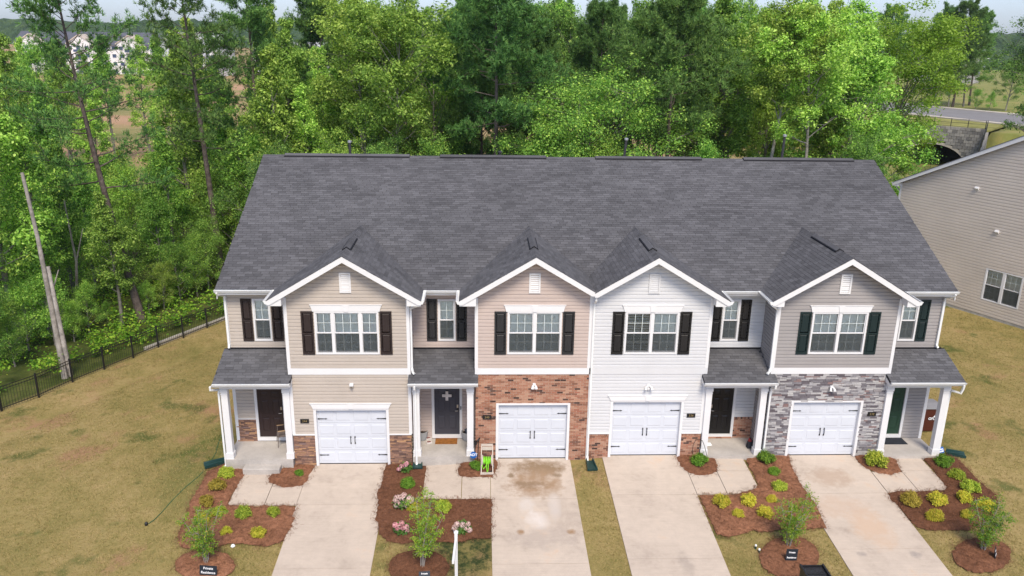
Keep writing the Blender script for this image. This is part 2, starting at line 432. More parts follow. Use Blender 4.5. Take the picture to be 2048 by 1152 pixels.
def _ground():
    k = NT('lawn and soil')
    P = k.geo.outputs['Position']
    sx = k.n('SeparateXYZ'); k.l(P, sx.inputs[0])
    X, Y = sx.outputs[0], sx.outputs[1]
    n1 = k.noise(.22, 4, .6, dist=.4); n2 = k.noise(1.1, 4, .65); n3 = k.noise(7, 4, .7); n4 = k.noise(42, 3, .75)
    g = k.math('ADD', k.math('MULTIPLY', n1, .42), k.math('ADD', k.math('MULTIPLY', n2, .34), k.math('MULTIPLY', n3, .24)))
    lawn = k.ramp(g, [(.33, (.175, .165, .050)), (.43, (.245, .205, .073)), (.5, (.305, .242, .094)), (.58, (.36, .275, .12)), (.68, (.44, .305, .155))])
    # clay patches
    cl = k.rng(k.math('ADD', k.noise(.33, 3, .6), k.math('MULTIPLY', n3, .14)), .655, .76, 0, .8)
    lawn = k.mix(cl, lawn, (.36, .205, .120))
    # greener tufts
    tf = k.rng(k.math('ADD', k.noise(.6, 3, .6, vec=None, stretch=(1, 1, 1)), k.math('MULTIPLY', n4, .15)), .66, .76, 0, .75)
    lawn = k.mix(tf, lawn, (.070, .105, .025))
    # the lawn thickens to green beside the porch on the side towards the woods
    dd = k.math('ADD', k.math('POWER', k.math('DIVIDE', k.math('ADD', X, 13.6), 1.3), 2), k.math('POWER', k.math('DIVIDE', k.math('SUBTRACT', Y, .8), 2.8), 2))
    gp = k.math('MULTIPLY', k.rng(dd, .1, 1.6, .75, 0), k.rng(n2, .35, .6, .2, 1))
    lawn = k.mix(gp, lawn, (.075, .115, .024))
    # weedy dark patch beside the drive
    d2 = k.math('ADD', k.math('POWER', k.math('DIVIDE', k.math('ADD', X, 4.2), .95), 2), k.math('POWER', k.math('DIVIDE', k.math('ADD', Y, 4.9), 1.1), 2))
    g2 = k.math('MULTIPLY', k.rng(d2, .6, 1.25, 1, 0), k.rng(k.noise(5, 4, .7), .38, .6, .25, 1))
    lawn = k.mix(g2, lawn, (.040, .055, .020))
    lawn = k.mix(1.0, lawn, k.gray(k.rng(n4, .25, .75, .7, 1.3)), 'MULTIPLY')
    # forest floor
    ff = k.ramp(k.math('ADD', k.math('MULTIPLY', n2, .6), k.math('MULTIPLY', n3, .4)), [(.3, (.030, .045, .012)), (.48, (.065, .085, .020)), (.6, (.11, .12, .035)), (.72, (.16, .11, .06))])
    # distance beyond the fence line: signed distance to the line through (-24.1,6.3) and (-18.3,17.3)
    sd = k.math('ADD', k.math('MULTIPLY', k.math('ADD', X, 24.1), -.884), k.math('MULTIPLY', k.math('SUBTRACT', Y, 6.3), .466))
    fo = k.rng(k.math('ADD', sd, k.math('MULTIPLY', n3, .4)), .3, .8, 0, 1)
    fo2 = k.rng(Y, 21.5, 23, 0, 1)
    fo2 = k.math('MULTIPLY', fo2, k.rng(X, 24, 32, 1, 0))
    fo = k.math('MAXIMUM', fo, fo2)
    base = k.mix(fo, lawn, ff)
    # cleared fields beyond the wood: clay, dry grass and bare soil
    f1 = k.noise(.018, 3, .6, stretch=(.5, 1.6, 1)); f2 = k.noise(.25, 4, .65)
    fl = k.ramp(k.math('ADD', k.math('MULTIPLY', f1, .8), k.math('MULTIPLY', f2, .2)), [(.36, (.14, .16, .05)), (.46, (.27, .23, .10)), (.54, (.37, .235, .135)), (.62, (.42, .27, .17)), (.72, (.33, .24, .16))])
    ffac = k.math('MULTIPLY', k.rng(Y, 60, 75, 0, 1), k.rng(X, 25, 50, 1, 0))
    base = k.mix(ffac, base, fl)
    # mown verge at the back right
    vg = k.ramp(f2, [(.3, (.16, .19, .05)), (.55, (.24, .24, .075)), (.75, (.33, .25, .12))])
    vfac = k.math('MULTIPLY', k.rng(Y, 55, 70, 0, 1), k.rng(X, 25, 50, 0, 1))
    base = k.mix(vfac, base, vg)
    k.bump(k.math('ADD', n4, k.math('MULTIPLY', n3, .8)), .05, .8)
    return k.done(base, .95, .1)
GROUND = _ground()

def _drive(name, stains=()):
    k = NT(name)
    sx = k.n('SeparateXYZ'); k.l(k.geo.outputs['Position'], sx.inputs[0])
    X, Y = sx.outputs[0], sx.outputs[1]
    n1 = k.noise(.6, 4, .6, dist=.5); n2 = k.noise(4, 4, .65); n3 = k.noise(60, 3, .7)
    c = k.ramp(k.math('ADD', k.math('MULTIPLY', n1, .65), k.math('MULTIPLY', n2, .35)), [(.3, (.36, .30, .25)), (.45, (.455, .385, .322)), (.58, (.50, .425, .355)), (.72, (.52, .395, .295))])
    br = k.rng(k.noise(3.2, 3, .6, stretch=(.25, 14, 1)), .3, .7, .95, 1.05)
    c = k.mix(1.0, c, k.gray(k.math('MULTIPLY', br, k.rng(n3, .25, .75, .9, 1.1))), 'MULTIPLY')
    wob = k.math('ADD', k.math('MULTIPLY', k.math('SUBTRACT', n2, .5), 2.2), k.math('MULTIPLY', k.math('SUBTRACT', k.noise(1.6, 3), .5), 2.0))
    for (cx, cy, rx, ry, col, st) in stains:
        d = k.math('ADD', k.math('POWER', k.math('DIVIDE', k.math('SUBTRACT', X, cx), rx), 2), k.math('POWER', k.math('DIVIDE', k.math('SUBTRACT', Y, cy), ry), 2))
        c = k.mix(k.rng(k.math('ADD', d, wob), .1, 1.35, st, 0), c, col)
    k.bump(n3, .003, .5)
    return k.done(c, .9, .2)
# ---------------------------------------------------------------- the ground, drives, walks
def graded(a, b, lo, hi, st, gr=1.28):
    mid = list(np.arange(a, b + 1e-6, st)); s = st; x = b; up = []
    while x < hi: s = min(s * gr, 40); x += s; up.append(x)
    s = st; x = a; dn = []
    while x > lo: s = min(s * gr, 40); x -= s; dn.append(x)
    return np.array(dn[::-1] + mid + up)
gx = graded(-26, 28, -1300, 1300, .6); gy = graded(-16, 24, -60, 1225, .6, 1.2)
# finer lines where the road embankment stands
gx = np.unique(np.concatenate([gx, np.arange(36, 112, 1.2)])); gy = np.unique(np.concatenate([gy, np.arange(62, 150, 1.2)]))
GXX, GYY = np.meshgrid(gx, gy)
def rough(x, y):
    near = sstep(30, 12, np.abs(x)) * sstep(-40, -10, y) * sstep(24, 8, y)
    return .02 * near * (np.sin(x * 2.1 + np.cos(y * 1.3)) * np.sin(y * 1.7 + .6 * x))
GZ = G(GXX, GYY) + rough(GXX, GYY) * (GXX < -13)
# the shallow swale that runs along inside the fence
sdl = (GXX + 24.1) * -.884 + (GYY - 6.3) * .466
GZ = GZ - .22 * np.exp(-((sdl + 2.3) / .55) ** 2) * (GYY > -4) * (GYY < 30)
nxg, nyg = len(gx), len(gy)
idx = np.arange(nxg * nyg).reshape(nyg, nxg)
gf = np.stack([idx[:-1, :-1], idx[:-1, 1:], idx[1:, 1:], idx[1:, :-1]], -1).reshape(-1, 4)
gm = fastmesh('ground', np.stack([GXX, GYY, GZ], -1).reshape(-1, 3), gf, True)
gm.materials.append(GROUND)
tag(put('ground', gm), kind='structure')

def slab_piece(name, mat, parent, x0, x1, y0, y1, lift, th=.12, zf=None):
    """a concrete piece that follows the fall of the ground; y0 > y1"""
    zf = zf or (lambda x, y: float(G(x, y)))
    m = MB(); n = 4
    tops = []
    ys = [y0 + (y1 - y0) * i / n for i in range(n + 1)]
    for y in ys: tops += [(x0, y, zf(x0, y) + lift), (x1, y, zf(x1, y) + lift)]
    bots = [(p[0], p[1], p[2] - th) for p in tops]
    k = len(tops)
    fs = []
    for i in range(n):
        a = 2 * i
        fs += [(a, a + 2, a + 3, a + 1), (a + k, a + 1 + k, a + 3 + k, a + 2 + k), (a, a + k, a + 2 + k, a + 2), (a + 1, a + 3, a + 3 + k, a + 1 + k)]
    fs += [(0, 1, 1 + k, k), (k - 2, 2 * k - 2, 2 * k - 1, k - 1)]
    m.add(tops + bots, fs)
    return m.build(name, mat, parent)

H = [-.277, -.10, 0.0, -.033]                 # garage floor of each house
DRV = [(-9.81, -6.98), (-3.42, -.56), (.60, 3.46), (7.06, 9.98)]
WALK = [[(-12.06, -10.87, -.33, -1.0), (-12.06, -10.87, -1.0, -2.25), (-10.86, -9.82, -1.0, -2.26)],
        [(-5.70, -4.41, .18, -2.2), (-4.40, -3.43, -.9, -2.27)],
        [(4.50, 5.66, .05, -.92), (4.50, 5.66, -.93, -2.24), (3.47, 4.49, -1.0, -2.27)],
        [(11.10, 12.22, .05, -.9), (11.10, 12.22, -.91, -2.14), (9.99, 11.09, -1.0, -2.2)]]
JY = [(-2.27, -5.33, -8.4, -11.5), (-2.31, -5.45, -8.5, -11.5), (-2.27, -5.41, -8.5, -11.5), (-2.22, -5.03, -8.1, -11.5)]
brn = (.215, .145, .085)
D2ST = [(-1.75, -.55, 1.0, .55, brn, .95), (-1.9, -1.45, .95, .85, (.30, .205, .13), .95), (-2.1, -1.52, .62, .24, (.215, .150, .095), .75),
        (-2.72, -.98, .14, .14, (.20, .14, .085), .85), (-1.12, -.98, .16, .12, (.20, .14, .085), .8), (-1.35, -2.75, .22, .75, (.60, .56, .53), .6),
        (-2.25, -2.6, .26, .45, (.55, .52, .49), .5), (-1.95, -3.4, .36, .5, (.62, .58, .55), .65), (-1.9, -4.3, 1.0, .55, (.33, .28, .245), .5),
        (-2.5, -4.0, .13, .12, (.27, .165, .085), .85), (-.92, -4.0, .13, .14, (.27, .165, .085), .85), (-1.2, -2.9, .7, .9, (.34, .285, .24), .35)]
DM = [_drive('driveway concrete pale'), _drive('driveway concrete stained', D2ST), _drive('driveway concrete warm', [(2.3, -5.6, .25, .5, (.22, .19, .17), .35)]),
      _drive('driveway concrete rusty', [(8.4, -1.25, .8, .6, (.36, .265, .195), .6), (8.6, -4.0, .7, 1.1, (.50, .365, .265), .75), (7.75, -5.25, .16, .12, (.27, .24, .22), .7), (9.35, -5.3, .18, .16, (.27, .24, .22), .7), (7.9, -3.0, 1.2, .6, (.48, .365, .28), .6)])]
dwn = ['pale clean driveway before the beige townhouse with stone base', 'driveway with brown stains and white washed streaks before the brick garage',
       'plain driveway before the white townhouse', 'rust tinted driveway before the grey stone garage']
for i in range(4):
    x0, x1 = DRV[i]
    zf = lambda x, y, i=i: H[i] - .02 + .068 * y if y < -.05 else H[i] - .022
    d = empty('driveway', ((x0 + x1) / 2, -1, H[i]), dwn[i]); d['kind'] = 'structure'
    ys = [.10] + list(JY[i])
    for a, b in zip(ys, ys[1:]): slab_piece('slab', DM[i], d, x0, x1, a - .006, b + .006, 0, .2, zf)
    wk = empty('walkway', (WALK[i][0][0], -1, H[i])); wk['kind'] = 'structure'
    for (a, b, c, e) in WALK[i]: slab_piece('slab', DM[0 if i == 1 else i], wk, a + .005, b - .005, c - .005, e + .005, .045)
# ---------------------------------------------------------------- building parts shared by the houses
CH = .127                                              # siding course
def board_piece(m, xa0, xb0, xa1, xb1, z0, z1, zc, y, sgn=-1, axis='x', ch=CH):
    """part of one lapped board from z0 to z1; x limits at the bottom and top; sgn: the side it faces"""
    def off(z):
        t = (z - zc) / ch
        dp = .024 * (ch / .127) ** 1.4
        return dp if t < .7 else max(.003, dp - (dp - .003) * (t - .7) / .08)
    zs = [z0] + [zc + q * ch for q in (.7, .78) if z0 < zc + q * ch < z1] + [z1]
    vs = []
    for z in zs:
        t = (z - z0) / max(z1 - z0, 1e-6)
        a = xa0 + (xa1 - xa0) * t; b = xb0 + (xb1 - xb0) * t; o = y + sgn * off(z)
        vs += [(a, o, z), (b, o, z)] if axis == 'x' else [(o, a, z), (o, b, z)]
    n = len(zs)
    fs = [(2 * i, 2 * i + 1, 2 * i + 3, 2 * i + 2) for i in range(n - 1)]
    k = len(vs); bk = y - sgn * .004
    vs += [(xa0, bk, z0), (xb0, bk, z0)] if axis == 'x' else [(bk, xa0, z0), (bk, xb0, z0)]
    fs.append((k, k + 1, 1, 0))
    m.add(vs, fs)
def siding(parent, mat, x0, x1, z0, z1, y, openings=(), limit=None, axis='x', sgn=-1, zstart=None, ch=CH):
    """one object for every board; openings = (x0,x1,z0,z1); limit(z) -> (xmin,xmax)"""
    zc = z0 if zstart is None else zstart
    while zc < z1 - .01:
        za, zb = max(zc, z0), min(zc + ch, z1)
        if zb - za > .012:
            cells = [(x0, x1, za, zb)]
            for (a, b, c, d) in openings:
                nc = []
                for (p, q, r_, s_) in cells:
                    if a >= q or b <= p or c >= s_ - .004 or d <= r_ + .004: nc.append((p, q, r_, s_)); continue
                    if a - p > .01: nc.append((p, a, r_, s_))
                    if q - b > .01: nc.append((b, q, r_, s_))
                    if c - r_ > .008: nc.append((max(p, a), min(q, b), r_, c))
                    if s_ - d > .008: nc.append((max(p, a), min(q, b), d, s_))
                cells = nc
            for (p, q, r_, s_) in cells:
                p0 = p1 = p; q0 = q1 = q
                if limit:
                    l0, l1 = limit(r_), limit(s_)
                    p0, q0, p1, q1 = max(p, l0[0]), min(q, l0[1]), max(p, l1[0]), min(q, l1[1])
                    if q0 <= p0: continue
                    if q1 < p1: p1 = q1 = (p1 + q1) / 2
                m = MB(); board_piece(m, p0, q0, p1, q1, r_, s_, zc, y, sgn, axis, ch)
                m.build('siding_board', mat, parent)
        zc += ch
UNITBOX = None
def unit_box():
    global UNITBOX
    if UNITBOX is None:
        m = MB().box(-.5, .5, -.5, .5, -.5, .5)
        UNITBOX = m
    return UNITBOX
_shared = {}
def shared_box(mat, name):
    key = (mat.name, name)
    if key not in _shared:
        u = unit_box(); me = bpy.data.meshes.new(name); me.from_pydata(u.v, [], u.f); me.materials.append(mat); _shared[key] = me
    return _shared[key]
def lay(parent, name, mat, cells, most=300, key=None):
    """cells = (x0,x1,y0,y1,z0,z1); the largest become parts of their own, the rest one part"""
    cells = sorted(cells, key=key or (lambda c: -(c[1] - c[0]) * (c[5] - c[4])))
    me = shared_box(mat, name)
    for c in cells[:most]:
        M = Matrix.Translation(((c[0] + c[1]) / 2, (c[2] + c[3]) / 2, (c[4] + c[5]) / 2)) @ Matrix.Diagonal((c[1] - c[0], c[3] - c[2], c[5] - c[4], 1))
        put(name, me, parent, M)
    if len(cells) > most:
        m = MB()
        for c in cells[most:]: m.box(*c)
        m.build(name + 'work', mat, parent, kind='stuff')
def cut(cells, openings):
    for (a, b, c, d) in openings:
        out = []
        for (p, q, r_, s_) in cells:
            if a >= q or b <= p or c >= s_ - .012 or d <= r_ + .012: out.append((p, q, r_, s_)); continue
            if a - p > .03: out.append((p, a, r_, s_))
            if q - b > .03: out.append((b, q, r_, s_))
        cells = out
    return cells
def brick_cells(x0, x1, z0, z1, openings, y, soldier=False):
    out = []; z = z0; row = 0; bw, bh, mj = .203, .0665, .010
    top = z1 - .10 if soldier else z1
    while z < top - .02:
        zt = min(z + bh, top); x = x0 - (bw / 2 if row % 2 else 0)
        while x < x1:
            a, b = max(x, x0), min(x + bw, x1)
            for (p, q, r_, s_) in cut([(a, b, z, zt)], openings):
                if q - p > .035:
                    o = rnd.uniform(-.003, .003); out.append((p + mj / 2, q - mj / 2, y - .007 + o, y + .05, r_ + mj / 2, s_ - mj / 2))
            x += bw
        z += bh; row += 1
    if soldier:
        x = x0
        while x < x1 - .02:
            for (p, q, r_, s_) in cut([(x, min(x + .067, x1), top, z1)], openings):
                out.append((p + .005, q - .005, y - .014, y + .05, r_ + .005, s_))
            x += .067
    return out
def ledge_cells(x0, x1, z0, z1, openings, y, hs=(.05, .105), ws=(.14, .44), rel=.012):
    out = []; z = z0
    while z < z1 - .012:
        h = rnd.choice((rnd.uniform(*hs), hs[0] + (hs[1] - hs[0]) * rnd.choice((.2, .45, .85)))); zt = min(z + h, z1)
        if z1 - zt < .025: zt = z1
        x = x0 - rnd.uniform(0, .2)
        while x < x1:
            wd = rnd.uniform(*ws); a, b = max(x, x0), min(x + wd, x1)
            for (p, q, r_, s_) in cut([(a, b, z, zt)], openings):
                if q - p > .03:
                    if s_ - r_ > hs[0] * 1.6 and rnd.random() < .3:
                        mid = r_ + (s_ - r_) * rnd.uniform(.4, .6); parts = [(r_, mid), (mid, s_)]
                    else: parts = [(r_, s_)]
                    for (u0, u1) in parts:
                        o = rnd.uniform(-rel, rel); out.append((p + .003, q - .003, y - .022 + o, y + .05, u0 + .003, u1 - .003))
            x += wd
        z = zt
    return out

def sash_window(parent, x0, x1, z0, z1, y, lites, blind='closed', frame=.055, mull=.10):
    """double hung window; lites = [(relative width, columns)...]; faces -Y at plane y"""
    wn = MB().ring(x0, x1, z0, z1, frame, y - .045, y + .09, tb=.05, tt=.05).build('window', WHITE, parent)
    tot = sum(l[0] for l in lites); n = len(lites)
    inner = x1 - x0 - 2 * frame - mull * (n - 1)
    x = x0 + frame; zm = (z0 + z1) / 2
    for j, (wd, nc) in enumerate(lites):
        ww = inner * wd / tot; a, b = x, x + ww
        if j < n - 1: box('mullion', WHITE, wn, b, b + mull, y - .042, y + .09, z0 + .05, z1 - .05)
        zb, zt = z0 + .05, z1 - .05
        MB().ring(a, b, zm - .02, zt, .028, y - .012, y + .02, tb=.045).build('upper_sash', WHITE, wn)
        MB().ring(a, b, zb, zm + .022, .028, y + .022, y + .05, tb=.05).build('lower_sash', WHITE, wn)
        for (q0, q1, yy) in ((zm + .022, zt - .028, y + .004), (zb + .05, zm - .02, y + .035)):
            box('pane', GLASS, wn, a + .026, b - .026, yy, yy + .006, q0, q1)
            g = MB(); gw = .009
            gx_ = [a + .028 + (b - a - .056) * k / nc for k in range(1, nc)]
            zc = (q0 + q1) / 2
            # one connected cross-shaped grille
            xs = [a + .027]
            for v in gx_: xs += [v - gw, v + gw]
            xs.append(b - .027); zs = [q0, zc - gw, zc + gw, q1]
            vid = {}; vs = []; fs = []
            def V(i, j, k):
                if (i, j, k) not in vid:
                    vid[(i, j, k)] = len(vs); vs.append((xs[i], yy - .004 if k == 0 else yy - .0005, zs[j]))
                return vid[(i, j, k)]
            for i in range(len(xs) - 1):
                for jj in range(3):
                    if i % 2 == 1 or jj == 1: fs.append((V(i, jj, 0), V(i + 1, jj, 0), V(i + 1, jj + 1, 0), V(i, jj + 1, 0)))
            g.add(vs, fs); g.build('grille', GRILLE, wn)
        box('insect_screen', SCREEN, wn, a + .012, b - .012, y - .004, y - .002, zb + .012, zm - .02)
        bl = MB()
        if blind == 'open' and j == 0:
            zz_ = zt - .02
            while zz_ > zb + .03:
                bl.add([(a + .03, y + .056, zz_ - .016), (b - .03, y + .056, zz_ - .016), (b - .03, y + .085, zz_ + .008), (a + .03, y + .085, zz_ + .008)], [(0, 1, 2, 3)])
                zz_ -= .062
            bl.build('blind', WHITE, wn, kind='stuff')
        else:
            zlow = zb + (.12 if blind == 'raised' else .015); k = int((zt - zlow) / .05); vs = []; fs = []
            for q in range(k + 1):
                zq = zt - (zt - zlow) * q / k
                vs += [(a + .02, y + .066, zq), (b - .02, y + .066, zq), (a + .02, y + .054, zq - .042), (b - .02, y + .054, zq - .042)]
            for q in range(2 * k + 1): fs.append((2 * q, 2 * q + 1, 2 * q + 3, 2 * q + 2))
            bl.add(vs, fs); bl.build('blind', BLIND, wn)
        x = b + mull
    return wn
def shutter(parent, mat, x0, x1, z0, z1, y):
    t = .055; zm = z0 + (z1 - z0) * .49
    m = MB()
    xs = [x0, x0 + t, x1 - t, x1]; zs = [z0, z0 + .085, zm - .03, zm + .03, z1 - .07, z1]
    vs = [(x, yy, z) for yy in (y - .035, y - .012) for z in zs for x in xs]
    fs = []
    for j in range(5):
        for i in range(3):
            a = j * 4 + i
            if i == 1 and j in (1, 3):
                for (p, q) in ((a, a + 1), (a + 1, a + 5), (a + 5, a + 4), (a + 4, a)): fs.append((p, q, q + 24, p + 24))
                fs.append((a + 24, a + 25, a + 29, a + 28))
            else: fs.append((a, a + 1, a + 5, a + 4))
    for (p, q) in [(i, i + 1) for i in range(3)] + [(20 + i, 21 + i) for i in range(3)] + [(4 * j, 4 * j + 4) for j in range(5)] + [(4 * j + 3, 4 * j + 7) for j in range(5)]: fs.append((p, q, q + 24, p + 24))
    m.add(vs, fs)
    s = m.build('shutter', mat, parent)
    for (a, b) in ((zs[1], zs[2]), (zs[3], zs[4])): raised(s, 'panel', mat, x0 + t + .022, x1 - t - .022, a + .022, b - .022, y - .013, .016, .02)
    return s
def raised(parent, name, mat, x0, x1, z0, z1, y, h, bev):
    """a raised field with sloping edges on a surface facing -Y"""
    vs = [(x0, y, z0), (x1, y, z0), (x1, y, z1), (x0, y, z1), (x0 + bev, y - h, z0 + bev), (x1 - bev, y - h, z0 + bev), (x1 - bev, y - h, z1 - bev), (x0 + bev, y - h, z1 - bev)]
    return MB().add(vs, [(0, 1, 5, 4), (1, 2, 6, 5), (2, 3, 7, 6), (3, 0, 4, 7), (4, 5, 6, 7)]).build(name, mat, parent)
def garage_door(parent, c, z0, y):
    wd, ht = 2.42, 2.13
    d = box('garage_door', DOORWHITE, parent, c - wd / 2, c + wd / 2, y + .02, y + .05, z0, z0 + ht)
    sh = ht / 4
    for r_ in range(4):
        za = z0 + r_ * sh
        box('section', DOORWHITE, d, c - wd / 2 + .002, c + wd / 2 - .002, y, y + .022, za + .004, za + sh - .004)
        for q in range(4):
            pw = wd / 4; xa = c - wd / 2 + q * pw
            s = raised(d, 'panel', DOORWHITE, xa + .055, xa + pw - .055, za + .085, za + sh - .085, y - .0005, .010, .022)
    for (sx, r_) in ((-1, 0), (1, 0), (-1, 3), (1, 3)):
        zc = z0 + sh * (r_ + .52) + (.06 if r_ == 0 else -.12); xa = c + sx * (wd / 2 - .02)
        pts = [(xa, .022), (xa - sx * .26, .010), (xa - sx * .27, .026), (xa - sx * .34, 0), (xa - sx * .27, -.026), (xa - sx * .26, -.010), (xa, -.022)]
        MB().prism([(p[0], zc + p[1]) for p in pts], 'y', y - .022, y - .015).build('strap_hinge', BLACK, d)
    for sx in (-1, 1):
        xc = c + sx * .075; zc = z0 + sh * 1.72
        MB().tube([(xc, y - .018, zc - .13), (xc, y - .045, zc - .09), (xc, y - .05, zc), (xc, y - .045, zc + .09), (xc, y - .018, zc + .13)], .012, 6).build('handle', BLACK, d)
        for s_ in (-1, 1): MB().prism([(xc - .022, zc + s_ * .12 - .025), (xc + .022, zc + s_ * .12 - .025), (xc + .022, zc + s_ * .12 + .02), (xc, zc + s_ * .12 + .045), (xc - .022, zc + s_ * .12 + .02)], 'y', y - .021, y - .015).build('handle_plate', BLACK, d)
    return d
def panel_door(parent, mat, x0, x1, z0, z1, y, hinge=1):
    d = box('front_door', mat, parent, x0, x1, y, y + .045, z0, z1)
    wd, ht = x1 - x0, z1 - z0; xm = (x0 + x1) / 2
    for sx in (-1, 1):
        a, b = (x0 + .11, xm - .05) if sx < 0 else (xm + .05, x1 - .11)
        for (q0, q1) in ((.115, .40), (.47, .76), (.82, .93)):
            fz0, fz1 = z0 + ht * q0, z0 + ht * q1
            MB().ring(a, b, fz0, fz1, .018, y - .009, y + .001).build('moulding', mat, d)
            raised(d, 'panel', mat, a + .03, b - .03, fz0 + .03, fz1 - .03, y - .0005, .010, .025)
    xk = x1 - .07 if hinge < 0 else x0 + .07
    if hinge < 0 or hinge > 0:
        MB().tube([(xk, y - .002, z0 + .96), (xk, y - .05, z0 + .96), (xk + hinge * .09, y - .055, z0 + .96)], .013, 8).build('handle', NICKEL, d)
        MB().prism([(xk - .03, z0 + 1.08), (xk + .03, z0 + 1.08), (xk + .03, z0 + 1.2), (xk - .03, z0 + 1.2)], 'y', y - .03, y).build('deadbolt', NICKEL, d)
    MB().ring(x0 - .10, x1 + .10, z0 - .14, z1 + .10, .095, y - .045, y + .05, tb=.135).build('door_frame', WHITE, parent)
    return d
def crosshead(parent, x0, x1, z0, z1, y, flare=.075):
    xm = (x0 + x1) / 2; t = (z1 - z0)
    hd = MB().prism([(x0 + flare, z0), (x1 - flare, z0), (x1 - .02, z1 - .03), (x1, z1 - .028), (x1, z1), (x0, z1), (x0, z1 - .028), (x0 + .02, z1 - .03)], 'y', y - .055, y + .02).build('window_header', WHITE, parent)
    MB().prism([(xm - .07, z0), (xm + .07, z0), (xm + .115, z1 + .008), (xm - .115, z1 + .008)], 'y', y - .072, y - .05).build('keystone', WHITE, hd)
    box('header_cap', WHITE, hd, x0 - .012, x1 + .012, y - .07, y + .02, z1 + .001, z1 + .018)
    return hd
def gutter_run(parent, pts, name='gutter', w_=.115, h_=.115):
    """open K-shaped trough along straight runs; pts = ((x,y,z) outer top edge); side = direction away from the roof"""
    (a, b, side) = pts
    a, b, side = Vector(a), Vector(b), Vector(side)
    prof = [(0, -.0), (0, -h_), (.05, -h_), (.085, -h_ * .55), (.085, -h_ * .35), (w_, -h_ * .12), (w_, 0), (w_ - .012, 0), (w_ - .012, -.012), (.078, -h_ * .4), (.045, -h_ + .012), (.01, -h_ + .012), (.01, 0)]
    m = MB(); n = len(prof)
    vs = [a + side * p[0] + Vector((0, 0, p[1])) for p in prof] + [b + side * p[0] + Vector((0, 0, p[1])) for p in prof]
    m.add(vs, [(i, (i + 1) % n, (i + 1) % n + n, i + n) for i in range(n)])
    g = m.build(name, GUTTER, parent)
    for e in (a, b):
        o = (b - a).normalized() * (.002 if e is a else -.002)
        MB().add([e + o + side * p[0] + Vector((0, 0, p[1])) for p in prof[:7]], [tuple(range(7))]).build('end_cap', GUTTER, g)
    return g
def downspout(parent, pts, up=(0, 1, 0), w_=(.075, .06)):
    return MB().tube(pts, 0, sq=w_, up=up).build('downspout', GUTTER, parent)

# ---------------------------------------------------------------- roof shingles
SHW, SHE = .29, .132
def shingle_mesh():
    if 'sh' not in _shared:
        w2, l0, l1 = SHW / 2 - .004, -.004, SHE + .035
        vs = [(-w2, l0, .002), (w2, l0, .002), (w2, l1, -.002), (-w2, l1, -.002), (-w2, l0, .012), (w2, l0, .012), (w2, l1, .003), (-w2, l1, .003)]
        me = bpy.data.meshes.new('shingle')
        me.from_pydata(vs, [], [(4, 5, 6, 7), (0, 1, 5, 4), (1, 2, 6, 5), (3, 0, 4, 7), (2, 3, 7, 6)])
        me.materials.append(SHINGLE); me.materials.append(UNDERLAY)
        me.polygons[1].material_index = 1
        _shared['sh'] = (me, np.array(vs), np.array([(4, 5, 6, 7), (0, 1, 5, 4), (1, 2, 6, 5), (3, 0, 4, 7), (2, 3, 7, 6)]))
    return _shared['sh']
def shingle_field(o, u, v, n, umin, umax, vmax, keep, seed):
    """frames (4x4) of shingles over a slope: o origin at the eave, u along it, v up the slope, n outward"""
    o, u, v, n = [np.array(a, float) for a in (o, u, v, n)]
    r_ = random.Random(seed); out = []; row = 0; y = 0.0
    while y < vmax - .02:
        x = umin - ((row % 2) * .5 + (row // 2 % 3) * .17 + r_.uniform(-.06, .06) + .2) * SHW
        ln = min(SHE, vmax - y)
        while x < umax:
            a, b = max(x, umin), min(x + SHW, umax)
            lift = r_.uniform(0, .002)
            if b - a > .05:
                c = o + u * (a + b) / 2 + v * y
                cc = c + v * ln * .5
                if keep(cc[0], cc[1], cc[2]):
                    M = np.eye(4); s = (b - a) / SHW
                    M[:3, 0] = u * s; M[:3, 1] = v * (1.0 if ln == SHE else max(.3, (ln + .01) / (SHE + .035))); M[:3, 2] = n
                    M[:3, 3] = c + n * (.003 + lift)
                    out.append(M)
            x += SHW
        y += SHE; row += 1
    return out
def lay_shingles(groups, most=300):
    """groups = [(parent part, frames)...] of one house: the nearest become parts, the rest stay joined per roof part"""
    me, V, F = shingle_mesh()
    allf = [(float(np.linalg.norm(M[:3, 3] - CAM)), p, M) for p, fr in groups for M in fr]
    allf.sort(key=lambda q: q[0])
    for _, p, M in allf[:most]:
        put('shingle', me, p, Matrix([list(map(float, r_)) for r_ in M]))
    rest = {}
    for _, p, M in allf[most:]: rest.setdefault(p.name, (p, []))[1].append(M)
    for p, Ms in rest.values():
        A = np.array(Ms); k = len(V)
        P = np.einsum('nij,kj->nki', A[:, :3, :3], V) + A[:, None, :3, 3] - ORG[root_of(p).name]
        FF = (F[None] + (np.arange(len(A)) * k)[:, None, None]).reshape(-1, 4)
        mm = fastmesh('shingle_field', P.reshape(-1, 3), FF); mm.materials.append(SHINGLE); mm.materials.append(UNDERLAY)
        mi = np.zeros(len(FF), np.int32); mi[1::len(F)] = 1; mm.polygons.foreach_set('material_index', mi)
        put('shingle_field', mm, p, kind='stuff')

